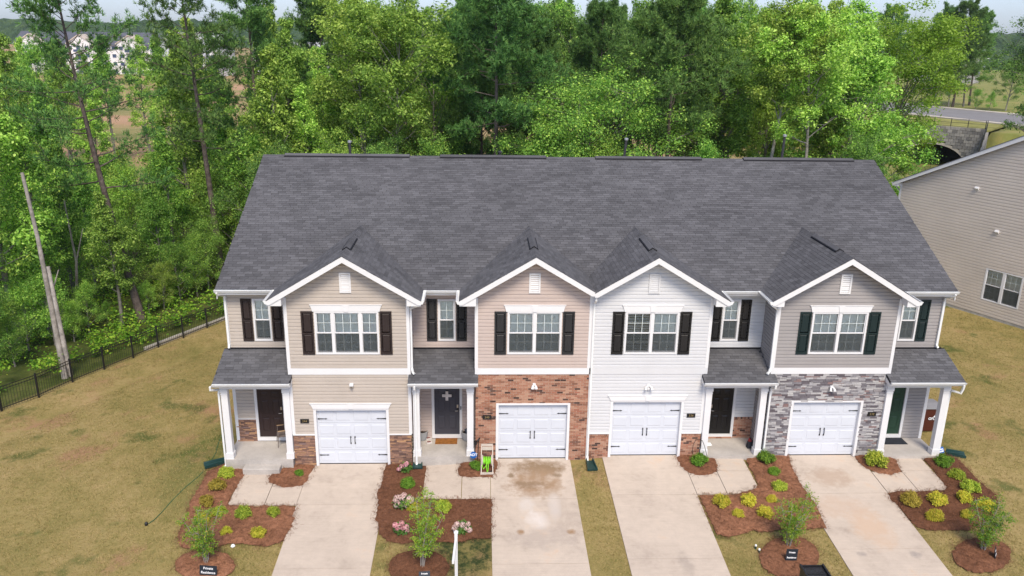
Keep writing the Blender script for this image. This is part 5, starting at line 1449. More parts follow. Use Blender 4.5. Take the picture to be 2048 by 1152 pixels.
def wood_tree(kind, px, Y, top):
    key = kind + str(rt_.randrange(2 if kind in ('densepine', 'sapling', 'limesapling') else 3))
    mk = min(MARKS, key=lambda q: abs(q[0] - px))[1]
    dp = 'front' if Y < 26 else 'second' if Y < 33 else 'third' if Y < 41 else 'fourth' if Y < 50 else 'last'
    lb = '%s %s, %s row' % (KN[kind], mk, dp)
    USED[lb] = USED.get(lb, 0) + 1
    if USED[lb] > 1: lb += ', %s one' % ['', 'second', 'third', 'fourth', 'fifth'][USED[lb] - 1]
    tree_px(key, px, Y, top, lb, group=KG[kind], slim=.78 if kind in ('tulip', 'maple', 'deep', 'densepine') else .9)
def pick(px):
    q = rt_.random()
    if px < 700: return 'tulip' if q < .35 else 'maple' if q < .8 else 'deep'
    if px < 880: return 'tulip' if q < .55 else 'maple' if q < .85 else 'deep'
    if px < 1380: return 'densepine' if q < .62 else 'deep' if q < .85 else 'maple'
    if px < 1720: return 'tulip' if q < .62 else 'maple' if q < .88 else 'deep'
    return 'maple' if q < .6 else 'deep'
for (Y, step, t_lo, t_hi) in ((29, 150, 130, 215), (35, 100, 20, 120), (42, 88, -10, 60), (50, 84, -20, 45), (60, 84, -10, 40)):
    px = 575 + rt_.uniform(-20, 20)
    while px < (1690 if Y < 40 else 1680):
        kd = pick(px)
        top = rt_.uniform(t_lo, t_hi)
        if kd == 'densepine': top = min(top, rt_.uniform(-30, 30))
        if Y == 29 and kd in ('densepine', 'tulip'): kd = 'deep' if rt_.random() < .5 else 'maple'
        if px < 720 and Y > 45: px += step; continue          # open view to the fields
        if px < 720: top = max(top, 95) if not 560 < px < 600 else top
        if Y == 29 and px > 880: px += step; continue
        wood_tree(kd, px, Y + rt_.uniform(-2.5, 2.5), top)
        px += step * rt_.uniform(.75, 1.25)
for px in range(560, 1720, 105):                                  # low leafy layer at the wood's edge
    if 940 < px < 1040 or 1280 < px < 1360 or 1470 < px < 1640: continue
    wood_tree(rt_.choice(['sapling', 'deep', 'sapling', 'limesapling' if px < 800 or px > 1450 else 'deep']), px + rt_.uniform(-20, 20), 23.5 + rt_.uniform(-1, 2.5), rt_.uniform(245, 292))
# --- the open wood at the left
left = [('slim', -20, 13, 150), ('limeslim', 40, 16, 90), ('slim', 108, 17, 250), ('limeslim', 10, 21, 250), ('slim', 150, 22, 280), ('slim', 195, 26, 320), ('limeslim', 330, 24, 350),
        ('slim', 360, 27, 260), ('limeslim', 262, 36, 300), ('limeslim', 398, 31, 60), ('limeslim', 402, 40, 90), ('slim', 425, 36, 230), ('slim', 470, 34, 235),
        ('limeslim', 572, 27, 95), ('tulip', 590, 31, 40), ('slim', 548, 38, 200), ('limeslim', 632, 29, 170), ('maple', 618, 36, 150), ('limeslim', 22, 34, 25), ('slim', -30, 30, 160),
        ('limeslim', 60, 48, 70), ('slim', 120, 36, 160), ('limeslim', 420, 52, 40), ('slim', 460, 50, 120), ('limeslim', 5, 40, 110), ('limeslim', 70, 80, 78), ('slim', 140, 88, 88), ('limeslim', 300, 92, 72), ('slim', 350, 76, 70), ('limeslim', 20, 95, 95), ('slim', 190, 100, 100), ('maple', 105, 74, 88), ('slim', 235, 84, 74), ('limeslim', 218, 42, 175), ('tulip', 150, 72, 80), ('tulip', 40, 66, 84), ('slim', 500, 44, 230), ('limeslim', 480, 30, 255), ('slim', 75, 40, 210)]
for (kd, px, Y, top) in left: wood_tree(kd, px, Y, top)
for (px, Y, top) in [(-20, 11, 520), (30, 12, 600), (60, 14.5, 560), (110, 15, 540), (150, 15.5, 600), (180, 17, 560), (215, 19, 600), (300, 20, 560), (330, 21, 520), (360, 22.5, 480), (395, 23.5, 470), (420, 25, 430), (20, 17, 470), (75, 19, 440), (130, 20, 420), (170, 23, 430), (265, 24, 430), (320, 27, 400),
                     (380, 29, 370), (440, 30, 340), (475, 29, 330), (500, 32, 290), (540, 29, 260), (40, 26, 370), (100, 28, 360), (200, 31, 350), (270, 33, 330), (340, 35, 320), (420, 41, 300), (0, 23, 420), (60, 34, 320), (150, 38, 310), (240, 42, 300)]:
    wood_tree(rt_.choice(['sapling', 'sapling', 'limesapling']), px, Y, top)

# bare snags with broken tops
def snag(pts, rad, label, stub=()):
    o = empty('dead_tree', tuple(pts[0]), label, 'tree')
    MB().tube(pts, rad, 9).build('trunk', PALEBARK, o)
    for (p, q, r0_) in stub: MB().tube([p, q], [r0_, r0_ * .4], 6).build('branch_stub', PALEBARK, o)
b_ = at_g(131, 757); b_[2] -= .3; YY = float(b_[1])
tp_ = at_y(44, 345, YY + 1.5); md_ = at_y(100, 600, YY + .6)
snag([tuple(b_), tuple(md_), tuple((md_ + tp_) / 2 + np.array([.06, 0, 0])), tuple(tp_)], [.15, .115, .09, .075], 'pale broken snag leaning left behind the fence', [(tuple(md_), tuple(md_ + np.array([.5, .2, 1.4])), .05)])
b2 = b_ + np.array([.10, .3, 0]); t2 = at_y(96, 533, YY + .5); snag([tuple(b2), tuple((b2 + t2) / 2), tuple(t2)], [.13, .10, .08], 'shorter grey snag right beside the pale broken one')
b3 = at_g(155, 640); t3 = at_y(128, 400, float(b3[1])); m3 = (b3 + t3) / 2 + np.array([.3, 0, 0])
snag([tuple(b3), tuple(m3), tuple(t3)], [.10, .075, .03], 'thin pale forked tree trunk in the left wood', [(tuple(m3), tuple(m3 + np.array([.55, .2, 1.9])), .05)])

# undergrowth between the trunks, one leafy mass
def undergrowth():
    r_ = np.random.default_rng(77); C = []; R = []
    n = 0
    while n < 1000:
        x = r_.uniform(-52, 26); y = r_.uniform(4, 50)
        sd_ = (x + 24.1) * -.884 + (y - 6.3) * .466
        if (x < -13 and sd_ > 1.8) or (y > 22.5 and x < 27):
            C.append((x, y, float(G(x, y)) + r_.uniform(.1, .7))); R.append(r_.uniform(.4, 1.0)); n += 1
    for k in range(36):                                # a thicker edge along the fence
        t = r_.random(); x = -25.5 + 9.0 * t + -.884 * r_.uniform(.6, 3.5); y = 3.6 + 17.0 * t + .466 * r_.uniform(.6, 3.5)
        C.append((x, y, float(G(x, y)) + r_.uniform(.1, 1.0))); R.append(r_.uniform(.3, .7))
    C = np.array(C); R = np.array(R); P, D, kk = clump_points(C, R, np.full(len(R), 110), r_, .8, .5)
    N = D * .5 + np.array([0, 0, .8]) + r_.normal(size=P.shape) * .5
    V, F = leafcloud(P, N, .13 * r_.uniform(.6, 1.5, len(P)), r_)
    me = fastmesh('undergrowth', V, F); me.materials.append(PLANT['under'])
    tag(put('undergrowth', me), 'leafy green undergrowth on the floor of the wood', 'undergrowth', kind='stuff')
undergrowth()
# ---------------------------------------------------------------- beds of pine straw
def zpx(k, x, y): return ({5: 340, 6: 720, 7: 1180, 8: 1528}[k] + x / 3.938, 860 + y / 3.938)
BEDS = [(5, [(440, 262), (400, 290), (300, 330), (250, 420), (180, 540), (110, 720), (60, 850), (80, 930), (200, 960), (330, 945), (450, 905), (560, 905), (760, 925), (880, 890), (920, 850), (985, 740), (992, 612), (900, 603), (830, 612), (740, 603), (690, 612), (600, 606), (470, 600), (455, 585), (490, 520), (520, 470), (560, 400), (600, 345), (580, 300), (575, 262)]),
        (5, [(880, 285), (890, 262), (1150, 268), (1150, 285), (1130, 330), (1100, 380), (1075, 440), (1000, 450), (920, 465), (850, 445), (780, 420), (780, 390), (800, 350), (868, 340)]),
        (6, [(215, 265), (420, 232), (525, 240), (528, 262), (518, 340), (505, 450), (490, 548), (640, 553), (800, 552), (1036, 553), (1040, 600), (1030, 860), (900, 865), (750, 895), (600, 885), (480, 880), (330, 905), (230, 885), (150, 830), (148, 790), (125, 690), (142, 600), (130, 520), (162, 450), (180, 390), (200, 300)]),
        (6, [(780, 236), (850, 225), (1060, 222), (1080, 262), (1085, 300), (1062, 345), (1045, 382), (900, 380), (790, 372), (770, 330), (792, 280)]),
        (7, [(690, 205), (800, 190), (945, 185), (985, 230), (1005, 310), (990, 345), (880, 370), (790, 355), (720, 300), (690, 240)]),
        (7, [(1235, 180), (1300, 180), (1550, 188), (1572, 240), (1600, 320), (1650, 420), (1705, 500), (1790, 620), (1822, 700), (1862, 780), (1760, 782), (1650, 800), (1500, 792), (1400, 812), (1270, 795), (1200, 830), (1100, 850), (1000, 830), (965, 760), (930, 680), (862, 522), (1080, 520), (1180, 505), (1300, 475), (1320, 440), (1300, 380), (1260, 310), (1235, 250)]),
        (8, [(703, 195), (800, 180), (975, 185), (1040, 250), (1080, 340), (1000, 360), (900, 350), (800, 310), (740, 260)]),
        (8, [(1225, 195), (1300, 185), (1420, 195), (1520, 230), (1600, 310), (1700, 420), (1830, 520), (1850, 600), (1800, 680), (1700, 760), (1620, 797), (1450, 795), (1280, 797), (1200, 770), (1130, 700), (1050, 600), (1000, 560), (972, 505), (1040, 490), (1200, 492), (1420, 480), (1437, 460), (1400, 410), (1340, 330), (1280, 260)])]
RINGS = [(5, 275, 1075, 235, 125), (6, 465, 1090, 240, 140), (7, 1570, 1010, 235, 165), (8, 1715, 995, 232, 140)]
def inside(px, py, poly):
    c = np.zeros(len(px), bool); j = len(poly) - 1
    for i_ in range(len(poly)):
        xi, yi = poly[i_]; xj, yj = poly[j]
        if yi != yj: c ^= ((yi > py) != (yj > py)) & (px < (xj - xi) * (py - yi) / (yj - yi) + xi)
        j = i_
    return c
def straw_bed(outline, seed, name, label, dens=330):
    """a low mound with a ragged edge and loose needles; outline in world XY"""
    r_ = np.random.default_rng(seed)
    O = np.array(outline); pts = []
    for k in range(len(O)):                              # finer, uneven edge
        a_, b_ = O[k], O[(k + 1) % len(O)]; n = max(1, int(np.linalg.norm(b_ - a_) / .09))
        for q in range(n): pts.append(a_ + (b_ - a_) * q / n + r_.normal(size=2) * .018)
    E_ = np.array(pts)
    lo_, hi_ = E_.min(0), E_.max(0); st = .13
    gx_, gy_ = np.meshgrid(np.arange(lo_[0], hi_[0], st), np.arange(lo_[1], hi_[1], st)); gp = np.stack([gx_.ravel(), gy_.ravel()], 1) + r_.normal(size=(gx_.size, 2)) * .02
    gp = gp[inside(gp[:, 0], gp[:, 1], [tuple(p) for p in E_])]
    if len(gp):
        dd = np.sqrt(((gp[:, None] - E_[None]) ** 2).sum(-1)).min(1); gp = gp[dd > .05]; dd = dd[dd > .05]
    else: dd = np.zeros(0)
    from mathutils.geometry import delaunay_2d_cdt
    allp = np.concatenate([E_, gp]); n = len(E_)
    vo, eo, fo, *_ = delaunay_2d_cdt([Vector(p) for p in allp], [], [list(range(n))], 1, 1e-5)
    V = np.array([(v.x, v.y) for v in vo])
    de = np.sqrt(((V[:, None] - E_[None]) ** 2).sum(-1)).min(1)
    zb = G(V[:, 0], V[:, 1]) + .058 + .035 * sstep(0, .22, de) + .012 * r_.normal(size=len(V)) * (de > .03)
    zb = np.where(de < .02, G(V[:, 0], V[:, 1]) + .045, zb)
    vs = [(p[0], p[1], z) for p, z in zip(V, zb)]
    tri = [tuple(f) for f in fo if len(f) == 3]
    # loose needles on top and over the edge
    ar = 0.5 * abs(np.sum(E_[:, 0] * np.roll(E_[:, 1], -1) - np.roll(E_[:, 0], -1) * E_[:, 1]))
    nn = int(ar * dens); bi = r_.integers(0, len(V), nn); P = V[bi] + r_.normal(size=(nn, 2)) * .08
    en = int(len(E_) * 2.6); ei = r_.integers(0, len(E_), en); P = np.concatenate([P, E_[ei] + r_.normal(size=(en, 2)) * .055])
    an = r_.uniform(0, math.pi, len(P)); L = r_.uniform(.05, .13, len(P)); L[nn:] *= .75; dx = np.stack([np.cos(an), np.sin(an)], 1)
    w_ = np.stack([-dx[:, 1], dx[:, 0]], 1) * .0036
    Pz = G(P[:, 0], P[:, 1]) + .056 + np.abs(r_.normal(size=len(P))) * .016
    Pz[:nn] = np.maximum(Pz[:nn], zb[bi] + .008)
    tl = r_.normal(size=len(P)) * .018
    b0 = len(vs)
    for k in range(len(P)):
        p, d_, q = P[k], dx[k] * L[k] / 2, w_[k]
        vs += [(p[0] - d_[0] - q[0], p[1] - d_[1] - q[1], Pz[k] - tl[k]), (p[0] + d_[0] - q[0], p[1] + d_[1] - q[1], Pz[k] + tl[k]), (p[0] + d_[0] + q[0], p[1] + d_[1] + q[1], Pz[k] + tl[k]), (p[0] - d_[0] + q[0], p[1] - d_[1] + q[1], Pz[k] - tl[k])]
    qd = [(b0 + 4 * k, b0 + 4 * k + 1, b0 + 4 * k + 2, b0 + 4 * k + 3) for k in range(len(P))]
    me = bpy.data.meshes.new(name); me.from_pydata(vs, [], tri + qd); me.materials.append(STRAW)
    o = put(name, me); tag(o, label, 'pine straw', kind='stuff')
for k, (z_, pl_) in enumerate(BEDS):
    straw_bed([at_g(*zpx(z_, *q))[:2] for q in pl_], 300 + k, 'pine_straw_bed', 'brown pine straw bed beside the walk')
for k, (z_, cx, cy, rx, ry) in enumerate(RINGS):
    straw_bed([at_g(*zpx(z_, cx + rx * math.cos(t), cy + ry * math.sin(t)))[:2] for t in np.linspace(0, 2 * math.pi, 24, endpoint=False)], 330 + k, 'pine_straw_ring', 'ring of pine straw around a young tree')

# ---------------------------------------------------------------- shrubs
def shrub_mesh(key, seed, leaf, n, lumps, mat):
    r_ = np.random.default_rng(seed)
    C = []; R = []
    for k in range(lumps):
        d = r_.normal(size=3); d /= np.linalg.norm(d); d[2] = abs(d[2])
        C.append(np.array([d[0] * .31, d[1] * .31, .22 + d[2] * .34]) * r_.uniform(.86, 1.10)); R.append(r_.uniform(.13, .20))
    C.append(np.array([0, 0, .32])); R.append(.3)
    C = np.array(C); R = np.array(R)
    P, D, kk = clump_points(C, R, np.full(len(R), n // len(R)), r_, .9, .35)
    P = P[P[:, 2] > .0]; D = P - np.array([0, 0, .15]); D /= np.linalg.norm(D, axis=1, keepdims=True)
    N = D * .8 + np.array([0, 0, .35]) + r_.normal(size=P.shape) * .5
    V, F = leafcloud(P, N, leaf * r_.uniform(.6, 1.4, len(P)), r_, .6)
    m = MB()
    for k in range(7):
        a_ = 2.4 * k; m.tube([(0, 0, -.05), (.10 * math.cos(a_), .10 * math.sin(a_), .16), (.24 * math.cos(a_), .24 * math.sin(a_), .36)], [.016, .012, .006], 5, cap=False)
    sm_ = bpy.data.meshes.new('stem'); sm_.from_pydata(m.v, [], m.f); sm_.materials.append(BARK)
    fm = fastmesh('foliage', V, F); fm.materials.append(mat); LIB[key] = (sm_, fm)
for nm in ('gold', 'lime', 'olive', 'green'):
    for q in range(3): shrub_mesh(nm + 's%d' % q, 900 + q + 7 * len(nm), .068, 3600, 16 + 3 * q, PLANT[nm])
def shrub(kind, k, x, y, dia, label):
    """dia in zoomed pixels; placed where its foot meets the bed"""
    px, py = zpx(k, x, y + dia * .30); p = at_g(px, py, .06)
    dist = float(np.linalg.norm(p - CAM)); wd = dia / 3.938 / FPX * dist
    sm_, fm = LIB[kind + 's%d' % rt_.randrange(3)]
    o = bpy.data.objects.new('shrub', None); COL.objects.link(o); s = wd / 1.0 * 1.02
    o.location = (float(p[0]), float(p[1]) + wd * .12, float(p[2]) - .03); o.rotation_euler[2] = rt_.uniform(0, 6.28); o.scale = (s, s, s * rt_.uniform(.82, 1.0)); ORG[o.name] = np.zeros(3)
    for n2, me in (('stem', sm_), ('foliage', fm)):
        c_ = bpy.data.objects.new(n2, me); COL.objects.link(c_); c_.parent = o
    tag(o, label, 'shrub', 'shrubs in the pine straw beds')
SH = [('lime', 5, 445, 335, 130, 'lime shrub at the porch corner column of house 244'), ('olive', 5, 360, 435, 142, 'olive gold shrub second below the corner column of 244'), ('olive', 5, 280, 562, 130, 'olive gold shrub third below the corner column of 244'),
      ('gold', 5, 260, 690, 128, 'golden shrub behind the leftmost young tree, outer one'), ('lime', 5, 385, 640, 112, 'lime shrub behind the leftmost young tree, inner one'), ('lime', 5, 572, 650, 132, 'lime shrub at the front edge of the 244 walk, left one'),
      ('lime', 5, 812, 645, 112, 'lime shrub at the front edge of the 244 walk, right one'), ('gold', 5, 440, 790, 92, 'small golden shrub right of the leftmost young tree'), ('gold', 5, 697, 805, 122, 'golden shrub alone near the front of the 244 bed'),
      ('green', 5, 1012, 335, 84, 'small green shrub between step and drive of 244'), ('green', 6, 376, 415, 132, 'green shrub between two hydrangeas beside drive of 244'), ('gold', 6, 422, 603, 104, 'golden shrub touching the largest hydrangea'),
      ('lime', 6, 652, 600, 140, 'lime shrub behind the top of the second young tree'), ('gold', 6, 530, 705, 84, 'golden shrub half hidden behind the second young tree'), ('green', 6, 908, 278, 120, 'green shrub beside the hose reel'),
      ('green', 7, 872, 235, 150, 'green shrub below the wire hook at house 236'), ('green', 7, 1386, 222, 150, 'large green shrub at the right column of house 236'), ('green', 7, 1452, 322, 104, 'second shrub down the bed edge from the 236 column'),
      ('lime', 7, 1497, 435, 128, 'lime shrub third down the bed edge from the 236 column'), ('gold', 7, 1036, 555, 146, 'golden shrub with a hollow top at the 236 drive corner'), ('gold', 7, 1251, 550, 132, 'golden shrub right of the hollow topped one'),
      ('gold', 7, 1432, 543, 86, 'golden shrub partly hidden left of the third young tree'), ('gold', 7, 1171, 650, 98, 'small golden shrub below the hollow topped one'), ('gold', 7, 1385, 648, 136, 'round golden shrub lowest in the 236 bed'),
      ('lime', 7, 1602, 615, 76, 'small lime shrub behind the third young tree'), ('lime', 8, 890, 235, 180, 'wide lime shrub in the small bed at the 232 garage'), ('green', 8, 1432, 250, 138, 'green shrub below the right end column of house 232'),
      ('lime', 8, 1525, 350, 122, 'lime shrub second from the right end column of 232'), ('lime', 8, 1627, 450, 136, 'lime shrub third from the right end column of 232'), ('gold', 8, 1580, 535, 116, 'golden shrub at the inner corner of the 232 bed'),
      ('olive', 8, 1162, 555, 152, 'orange tipped golden shrub at the 232 walk corner'), ('gold', 8, 1370, 546, 142, 'golden shrub right of the orange tipped one'), ('gold', 8, 1352, 675, 130, 'golden shrub in the front row of the 232 bed, left one'),
      ('gold', 8, 1602, 665, 92, 'small golden shrub in the front row of the 232 bed, right one'), ('gold', 8, 1752, 585, 140, 'golden shrub behind the rightmost young tree')]
for s in SH: shrub(*s)

# ---------------------------------------------------------------- hydrangeas
def hydrangea(k, x, y, dia, heads, mat, label, seed):
    r_ = np.random.default_rng(seed)
    p = at_g(*zpx(k, x, y + dia * .3), .06); dist = float(np.linalg.norm(p - CAM)); rd = dia / 3.938 / FPX * dist / 2
    o = empty('hydrangea', tuple(p), label, 'hydrangea', 'pink hydrangeas')
    C = np.array([[math.cos(a_) * rd * .5, math.sin(a_) * rd * .5, rd * .45] for a_ in np.linspace(0, 6.28, 7)] + [[0, 0, rd * .7]]); P, D, kk = clump_points(C, np.full(8, rd * .5), np.full(8, 60), r_, .8)
    P = P[P[:, 2] > 0]; V, F = leafcloud(P, r_.normal(size=P.shape) * .5 + np.array([0, -.2, .9]), .12 * r_.uniform(.6, 1.3, len(P)), r_, .7)
    fm = fastmesh('foliage', V, F); fm.materials.append(PLANT['hydr']); put('foliage', fm, o)
    for (hx, hy, hr) in heads:
        q = at_g(*zpx(k, x + hx, y + hy + dia * .3), .06) - p
        c = np.array([q[0], -.10 - abs(hx) * .0006, max(.12, (dia * .34 - hy) / 3.938 / FPX * dist * 1.02)]); R_ = hr / 3.938 / FPX * dist
        d = r_.normal(size=(150, 3)); d /= np.linalg.norm(d, axis=1, keepdims=True); d = d[d[:, 2] > -.55]
        V, F = leafcloud(c + d * R_ * r_.uniform(.86, 1.05, (len(d), 1)), d + r_.normal(size=d.shape) * .25, np.full(len(d), R_ * .42), r_, .95)
        hm = fastmesh('flower_head', V, F); hm.materials.append(mat); put('flower_head', hm, o)
hydrangea(6, 358, 285, 110, [(-45, 10, 18), (-25, -8, 20), (5, -20, 20), (18, -32, 17), (-55, 20, 14)], PETAL, 'hydrangea with few pink heads at the downspout of 240', 21)
hydrangea(6, 345, 550, 165, [(-40, -28, 27), (-5, -30, 26), (15, -52, 20), (55, -22, 26), (-35, 25, 30), (0, 35, 30), (-55, 35, 24), (62, -8, 22), (20, 40, 24), (-60, -10, 18)], PETALP, 'largest pale pink hydrangea beside a golden shrub', 22)
hydrangea(6, 328, 762, 128, [(-38, -30, 22), (-8, -18, 24), (12, -45, 20), (42, -12, 22), (44, 16, 18), (-2, 46, 18), (-30, 0, 20), (18, -5, 20)], PETAL, 'deep pink hydrangea lowest beside the drive of 244', 23)
hydrangea(6, 802, 752, 140, [(-52, 0, 24), (-35, -28, 22), (8, -20, 22), (-5, 44, 20), (58, 28, 22), (52, -30, 18), (-48, 30, 20), (30, 10, 18)], PETALP, 'pale pink hydrangea right of the second young tree', 24)

# ---------------------------------------------------------------- young street trees
def young_tree(bpx, top, wpx, seed, label, skew=0.0):
    r_ = np.random.default_rng(seed)
    b_ = at_g(*bpx); Y = float(b_[1]); t_ = at_y(*top, Y); Ht = float(t_[2] - b_[2]); W = wpx / FPX * float(np.linalg.norm(b_ - CAM)) / 2 * .85
    o = empty('young_tree', tuple(b_), label, 'tree', 'young street trees')
    br = []; sd = []; C = []; R = []
    for k in range(7):
        az = 2.399 * k; sp = (.35 + .65 * r_.random()) * W
        e = np.array([math.cos(az) * sp + skew * .6, math.sin(az) * sp * .8, Ht * (.7 + .3 * r_.random()) if k else Ht]); 
        if k == 0: e = np.array([skew, 0, Ht])
        pts = [np.array([.04 * math.cos(az), .04 * math.sin(az), -.1]), e * np.array([.2, .2, .33]), e * np.array([.6, .6, .66]), e]
        br.append(([tuple(b_ + p) for p in pts], [.0115, .0095, .007, .003])); sd.append(6)
        for q in range(17):
            f_ = .22 + .78 * (q + r_.random()) / 17; p = pts[1] * (1 - (f_ - .33) / .67) + e * ((f_ - .33) / .67) if f_ > .33 else e * .3
            d = r_.normal(size=3) * np.array([1, 1, .5]); d[2] += .3; d /= np.linalg.norm(d); tip = p + d * (.16 + .22 * r_.random())
            br.append(([tuple(b_ + p), tuple(b_ + tip)], [.006, .003])); sd.append(3)
            for g_ in (.45, .8, 1.0): C.append(p + (tip - p) * g_); R.append(.07 + .05 * r_.random())
    wood_mesh(br, sd).build('trunk', PALEBARK, o)
    C = np.array(C); R = np.array(R); P, D, kk = clump_points(C, R, np.full(len(R), 14), r_, 1.0, .5)
    V, F = leafcloud(P, D * .3 + np.array([0, -.1, .6]) + r_.normal(size=P.shape) * .6, .05 * r_.uniform(.6, 1.4, len(P)), r_, .45)
    fm = fastmesh('crown', V, F); fm.materials.append(PLANT['myrtle']); put('crown', fm, o)
young_tree((413.6, 1129), (402, 1018), 100, 61, 'leftmost young tree, before the beige house 244', -.1)
young_tree((844, 1137), (880, 992), 96, 62, 'second young tree, between hydrangeas and the white post', .3)
young_tree((1576, 1096), (1612, 992), 96, 63, 'third young tree, behind an upright readable sign', .4)
young_tree((1965, 1104), (1995, 1004), 96, 64, 'rightmost young tree, in the grass by the 232 drive', .2)

# ---------------------------------------------------------------- signs, hose reel and small things in the yard
SIGNB = paint('dark sign board', (.016, .022, .032), .5, .4); SIGNW = paint('sign lettering', (.78, .78, .8), .6, .3)
def yard_sign(px0, px1, pyt, pyb, label, rz=0.0, tilt=.0, text=True, roll=0.0):
    c = at_g((px0 + px1) / 2, pyb + 6); Y = float(c[1]); a_ = at_y(px0, pyb, Y); b2_ = at_y(px1, pyt, Y); wd = abs(float(b2_[0] - a_[0])) / max(.3, math.cos(rz)); ht = abs(float(b2_[2] - a_[2])); zc = (float(a_[2]) + float(b2_[2])) / 2; xc = (float(a_[0]) + float(b2_[0])) / 2
    o = empty('yard_sign', (xc, Y, float(c[2])), label, 'sign')
    M = Matrix.Translation((xc, Y, zc)) @ Matrix.Rotation(rz, 4, 'Z') @ Matrix.Rotation(roll, 4, 'Y') @ Matrix.Rotation(-tilt, 4, 'X')
    MB().box(-wd / 2, wd / 2, -.008, .008, -ht / 2, ht / 2).xform(M).build('board', SIGNB, o)
    MB().tube([(xc, Y + .02, float(c[2]) - .1), (xc, Y + .02, zc)], .012, 5).build('stake', BLACK, o)
    if text:
        for (tx, dz) in (('Private', .22), ('Residence', -.24)):
            tm_ = text_mesh(tx, min(ht * .40, wd / 4.9), .002, ht * .006); tm_.materials.append(SIGNW)
            put('lettering', tm_, o, M @ Matrix.Translation((.0, -.012, ht * dz)) @ Matrix.Rotation(math.pi / 2, 4, 'X'))
yard_sign(400, 433, 1132, 1149, 'dark Private Residence sign below the leftmost young tree', -.05, .15, roll=.05)
yard_sign(1570.5, 1596.5, 1099, 1120, 'dark Private Residence sign below the third young tree', .05, .1, roll=.06)
yard_sign(838, 860, 1144, 1158, 'dark sign under the second young tree, cut by the picture edge', .1, .5)
yard_sign(1984, 1998, 1097, 1113, 'small dark sign turned sideways by the rightmost young tree', .9, .2)

BLUE = paint('alarm sign blue', (.012, .11, .40), .4, .4); BADGE = paint('alarm sign white', (.8, .82, .85), .5, .3)
q = at_y(947, 910, -.36); Y = -.36; c = np.array([q[0], Y, float(G(q[0], Y))])
o = empty('alarm_sign', tuple(c), 'round blue alarm company sign on a stake before house 240', 'sign')
r8 = .135; oct_ = [(q[0] + r8 * math.cos(math.pi / 8 + k * math.pi / 4), q[2] + r8 * math.sin(math.pi / 8 + k * math.pi / 4)) for k in range(8)]
MB().prism([(float(x), float(z)) for x, z in oct_], 'y', Y - .008, Y + .006).build('board', BLUE, o)
tm_ = text_mesh('ADT', .135, .003, .004); tm_.materials.append(BADGE); put('lettering', tm_, o, Matrix.Translation((float(q[0]), Y - .012, float(q[2]) + .01)) @ Matrix.Rotation(math.pi / 2, 4, 'X'))
MB().tube([(float(q[0]), Y + .012, float(c[2]) - .1), (float(q[0]), Y + .012, float(q[2]))], .012, 6).build('stake', NICKEL, o)
c = at_g(1884, 908); Y = float(c[1]); q = at_y(1882, 902, Y)
o = empty('alarm_sign', tuple(c), 'small blue and white sign leaning at the right end column of 232', 'sign')
M = Matrix.Translation((float(q[0]), Y, float(q[2]) + .02)) @ Matrix.Rotation(.35, 4, 'Z') @ Matrix.Rotation(-.5, 4, 'X')
MB().box(-.13, .13, -.006, .006, -.12, .12).xform(M).build('board', BLUE, o); MB().box(-.10, .10, -.010, -.006, -.055, .06).xform(M).build('field', BADGE, o)
tm_ = text_mesh('ADT', .08, .002, .003); tm_.materials.append(BLUE); put('lettering', tm_, o, M @ Matrix.Translation((0, -.013, 0)) @ Matrix.Rotation(math.pi / 2, 4, 'X'))
MB().tube([(float(q[0]), Y + .02, float(c[2]) - .1), (float(q[0]), Y + .02, float(q[2]))], .012, 6).build('stake', NICKEL, o)

# hose reel cart
CREAM = paint('cream plastic', (.52, .46, .40), .5, .3, .06); LIMEH = paint('lime hose', (.22, .62, .03), .4, .4, .08)
c = at_g(974, 950, .02); cx, cy, cz = [float(v) for v in c]; cz = float(G(cx, cy)) + .06
o = empty('hose_reel_cart', (cx, cy, cz), 'cream hose reel cart wound with lime green hose', 'hose reel')
for s in (-1, 1):
    xx = cx + s * .20
    MB().tube([(xx, cy - .02, cz + .02), (xx * .99 + cx * .01, cy + .22, cz + .52), (xx * .97 + cx * .03, cy + .40, cz + .92)], 0, sq=(.03, .03), up=(1, 0, 0)).build('side_frame', CREAM, o)
    MB().lathe([(.03, -.02), (.16, -.018), (.19, -.012), (.19, .012), (.16, .018), (.03, .02)], (0, 0, 0), 20).xform(Matrix.Translation((cx + s * .155, cy + .20, cz + .42)) @ Matrix.Rotation(math.pi / 2, 4, 'Y')).build('reel_flange', CREAM, o)
    MB().lathe([(.02, -.022), (.085, -.02), (.085, .02), (.02, .022)], (0, 0, 0), 16).xform(Matrix.Translation((cx + s * .23, cy + .36, cz + .09)) @ Matrix.Rotation(math.pi / 2, 4, 'Y')).build('wheel', BLACK, o)
MB().box(cx - .20, cx + .20, cy + .36, cy + .42, cz + .88, cz + .94).build('handle', CREAM, o)
MB().box(cx - .17, cx + .17, cy + .33, cy + .36, cz + .74, cz + .86).build('top_panel', CREAM, o)
MB().box(cx - .23, cx + .23, cy - .06, cy + .04, cz - .03, cz + .05).build('foot', CREAM, o)
MB().box(cx - .2, cx + .2, cy + .06, cy + .44, cz - .01, cz + .03).build('tray', BLACK, o)
hp = []
for k in range(420):
    t = k / 420; a_ = t * 2 * math.pi * 14; xx = -.13 + .26 * abs(((t * 3.2) % 2) - 1); hp.append((cx + xx, cy + .20 + (.085 + .05 * t) * math.cos(a_), cz + .42 + (.085 + .05 * t) * math.sin(a_)))
MB().tube(hp, .014, 6).build('hose', LIMEH, o)
MB().tube([(cx - .02, cy + .05, cz + .45), (cx - .02, cy + .0, cz + .25), (cx, cy - .01, cz + .08), (cx + .03, cy + .01, cz + .12), (cx + .05, cy + .05, cz + .44)], .016, 6).build('hose_loop', LIMEH, o)
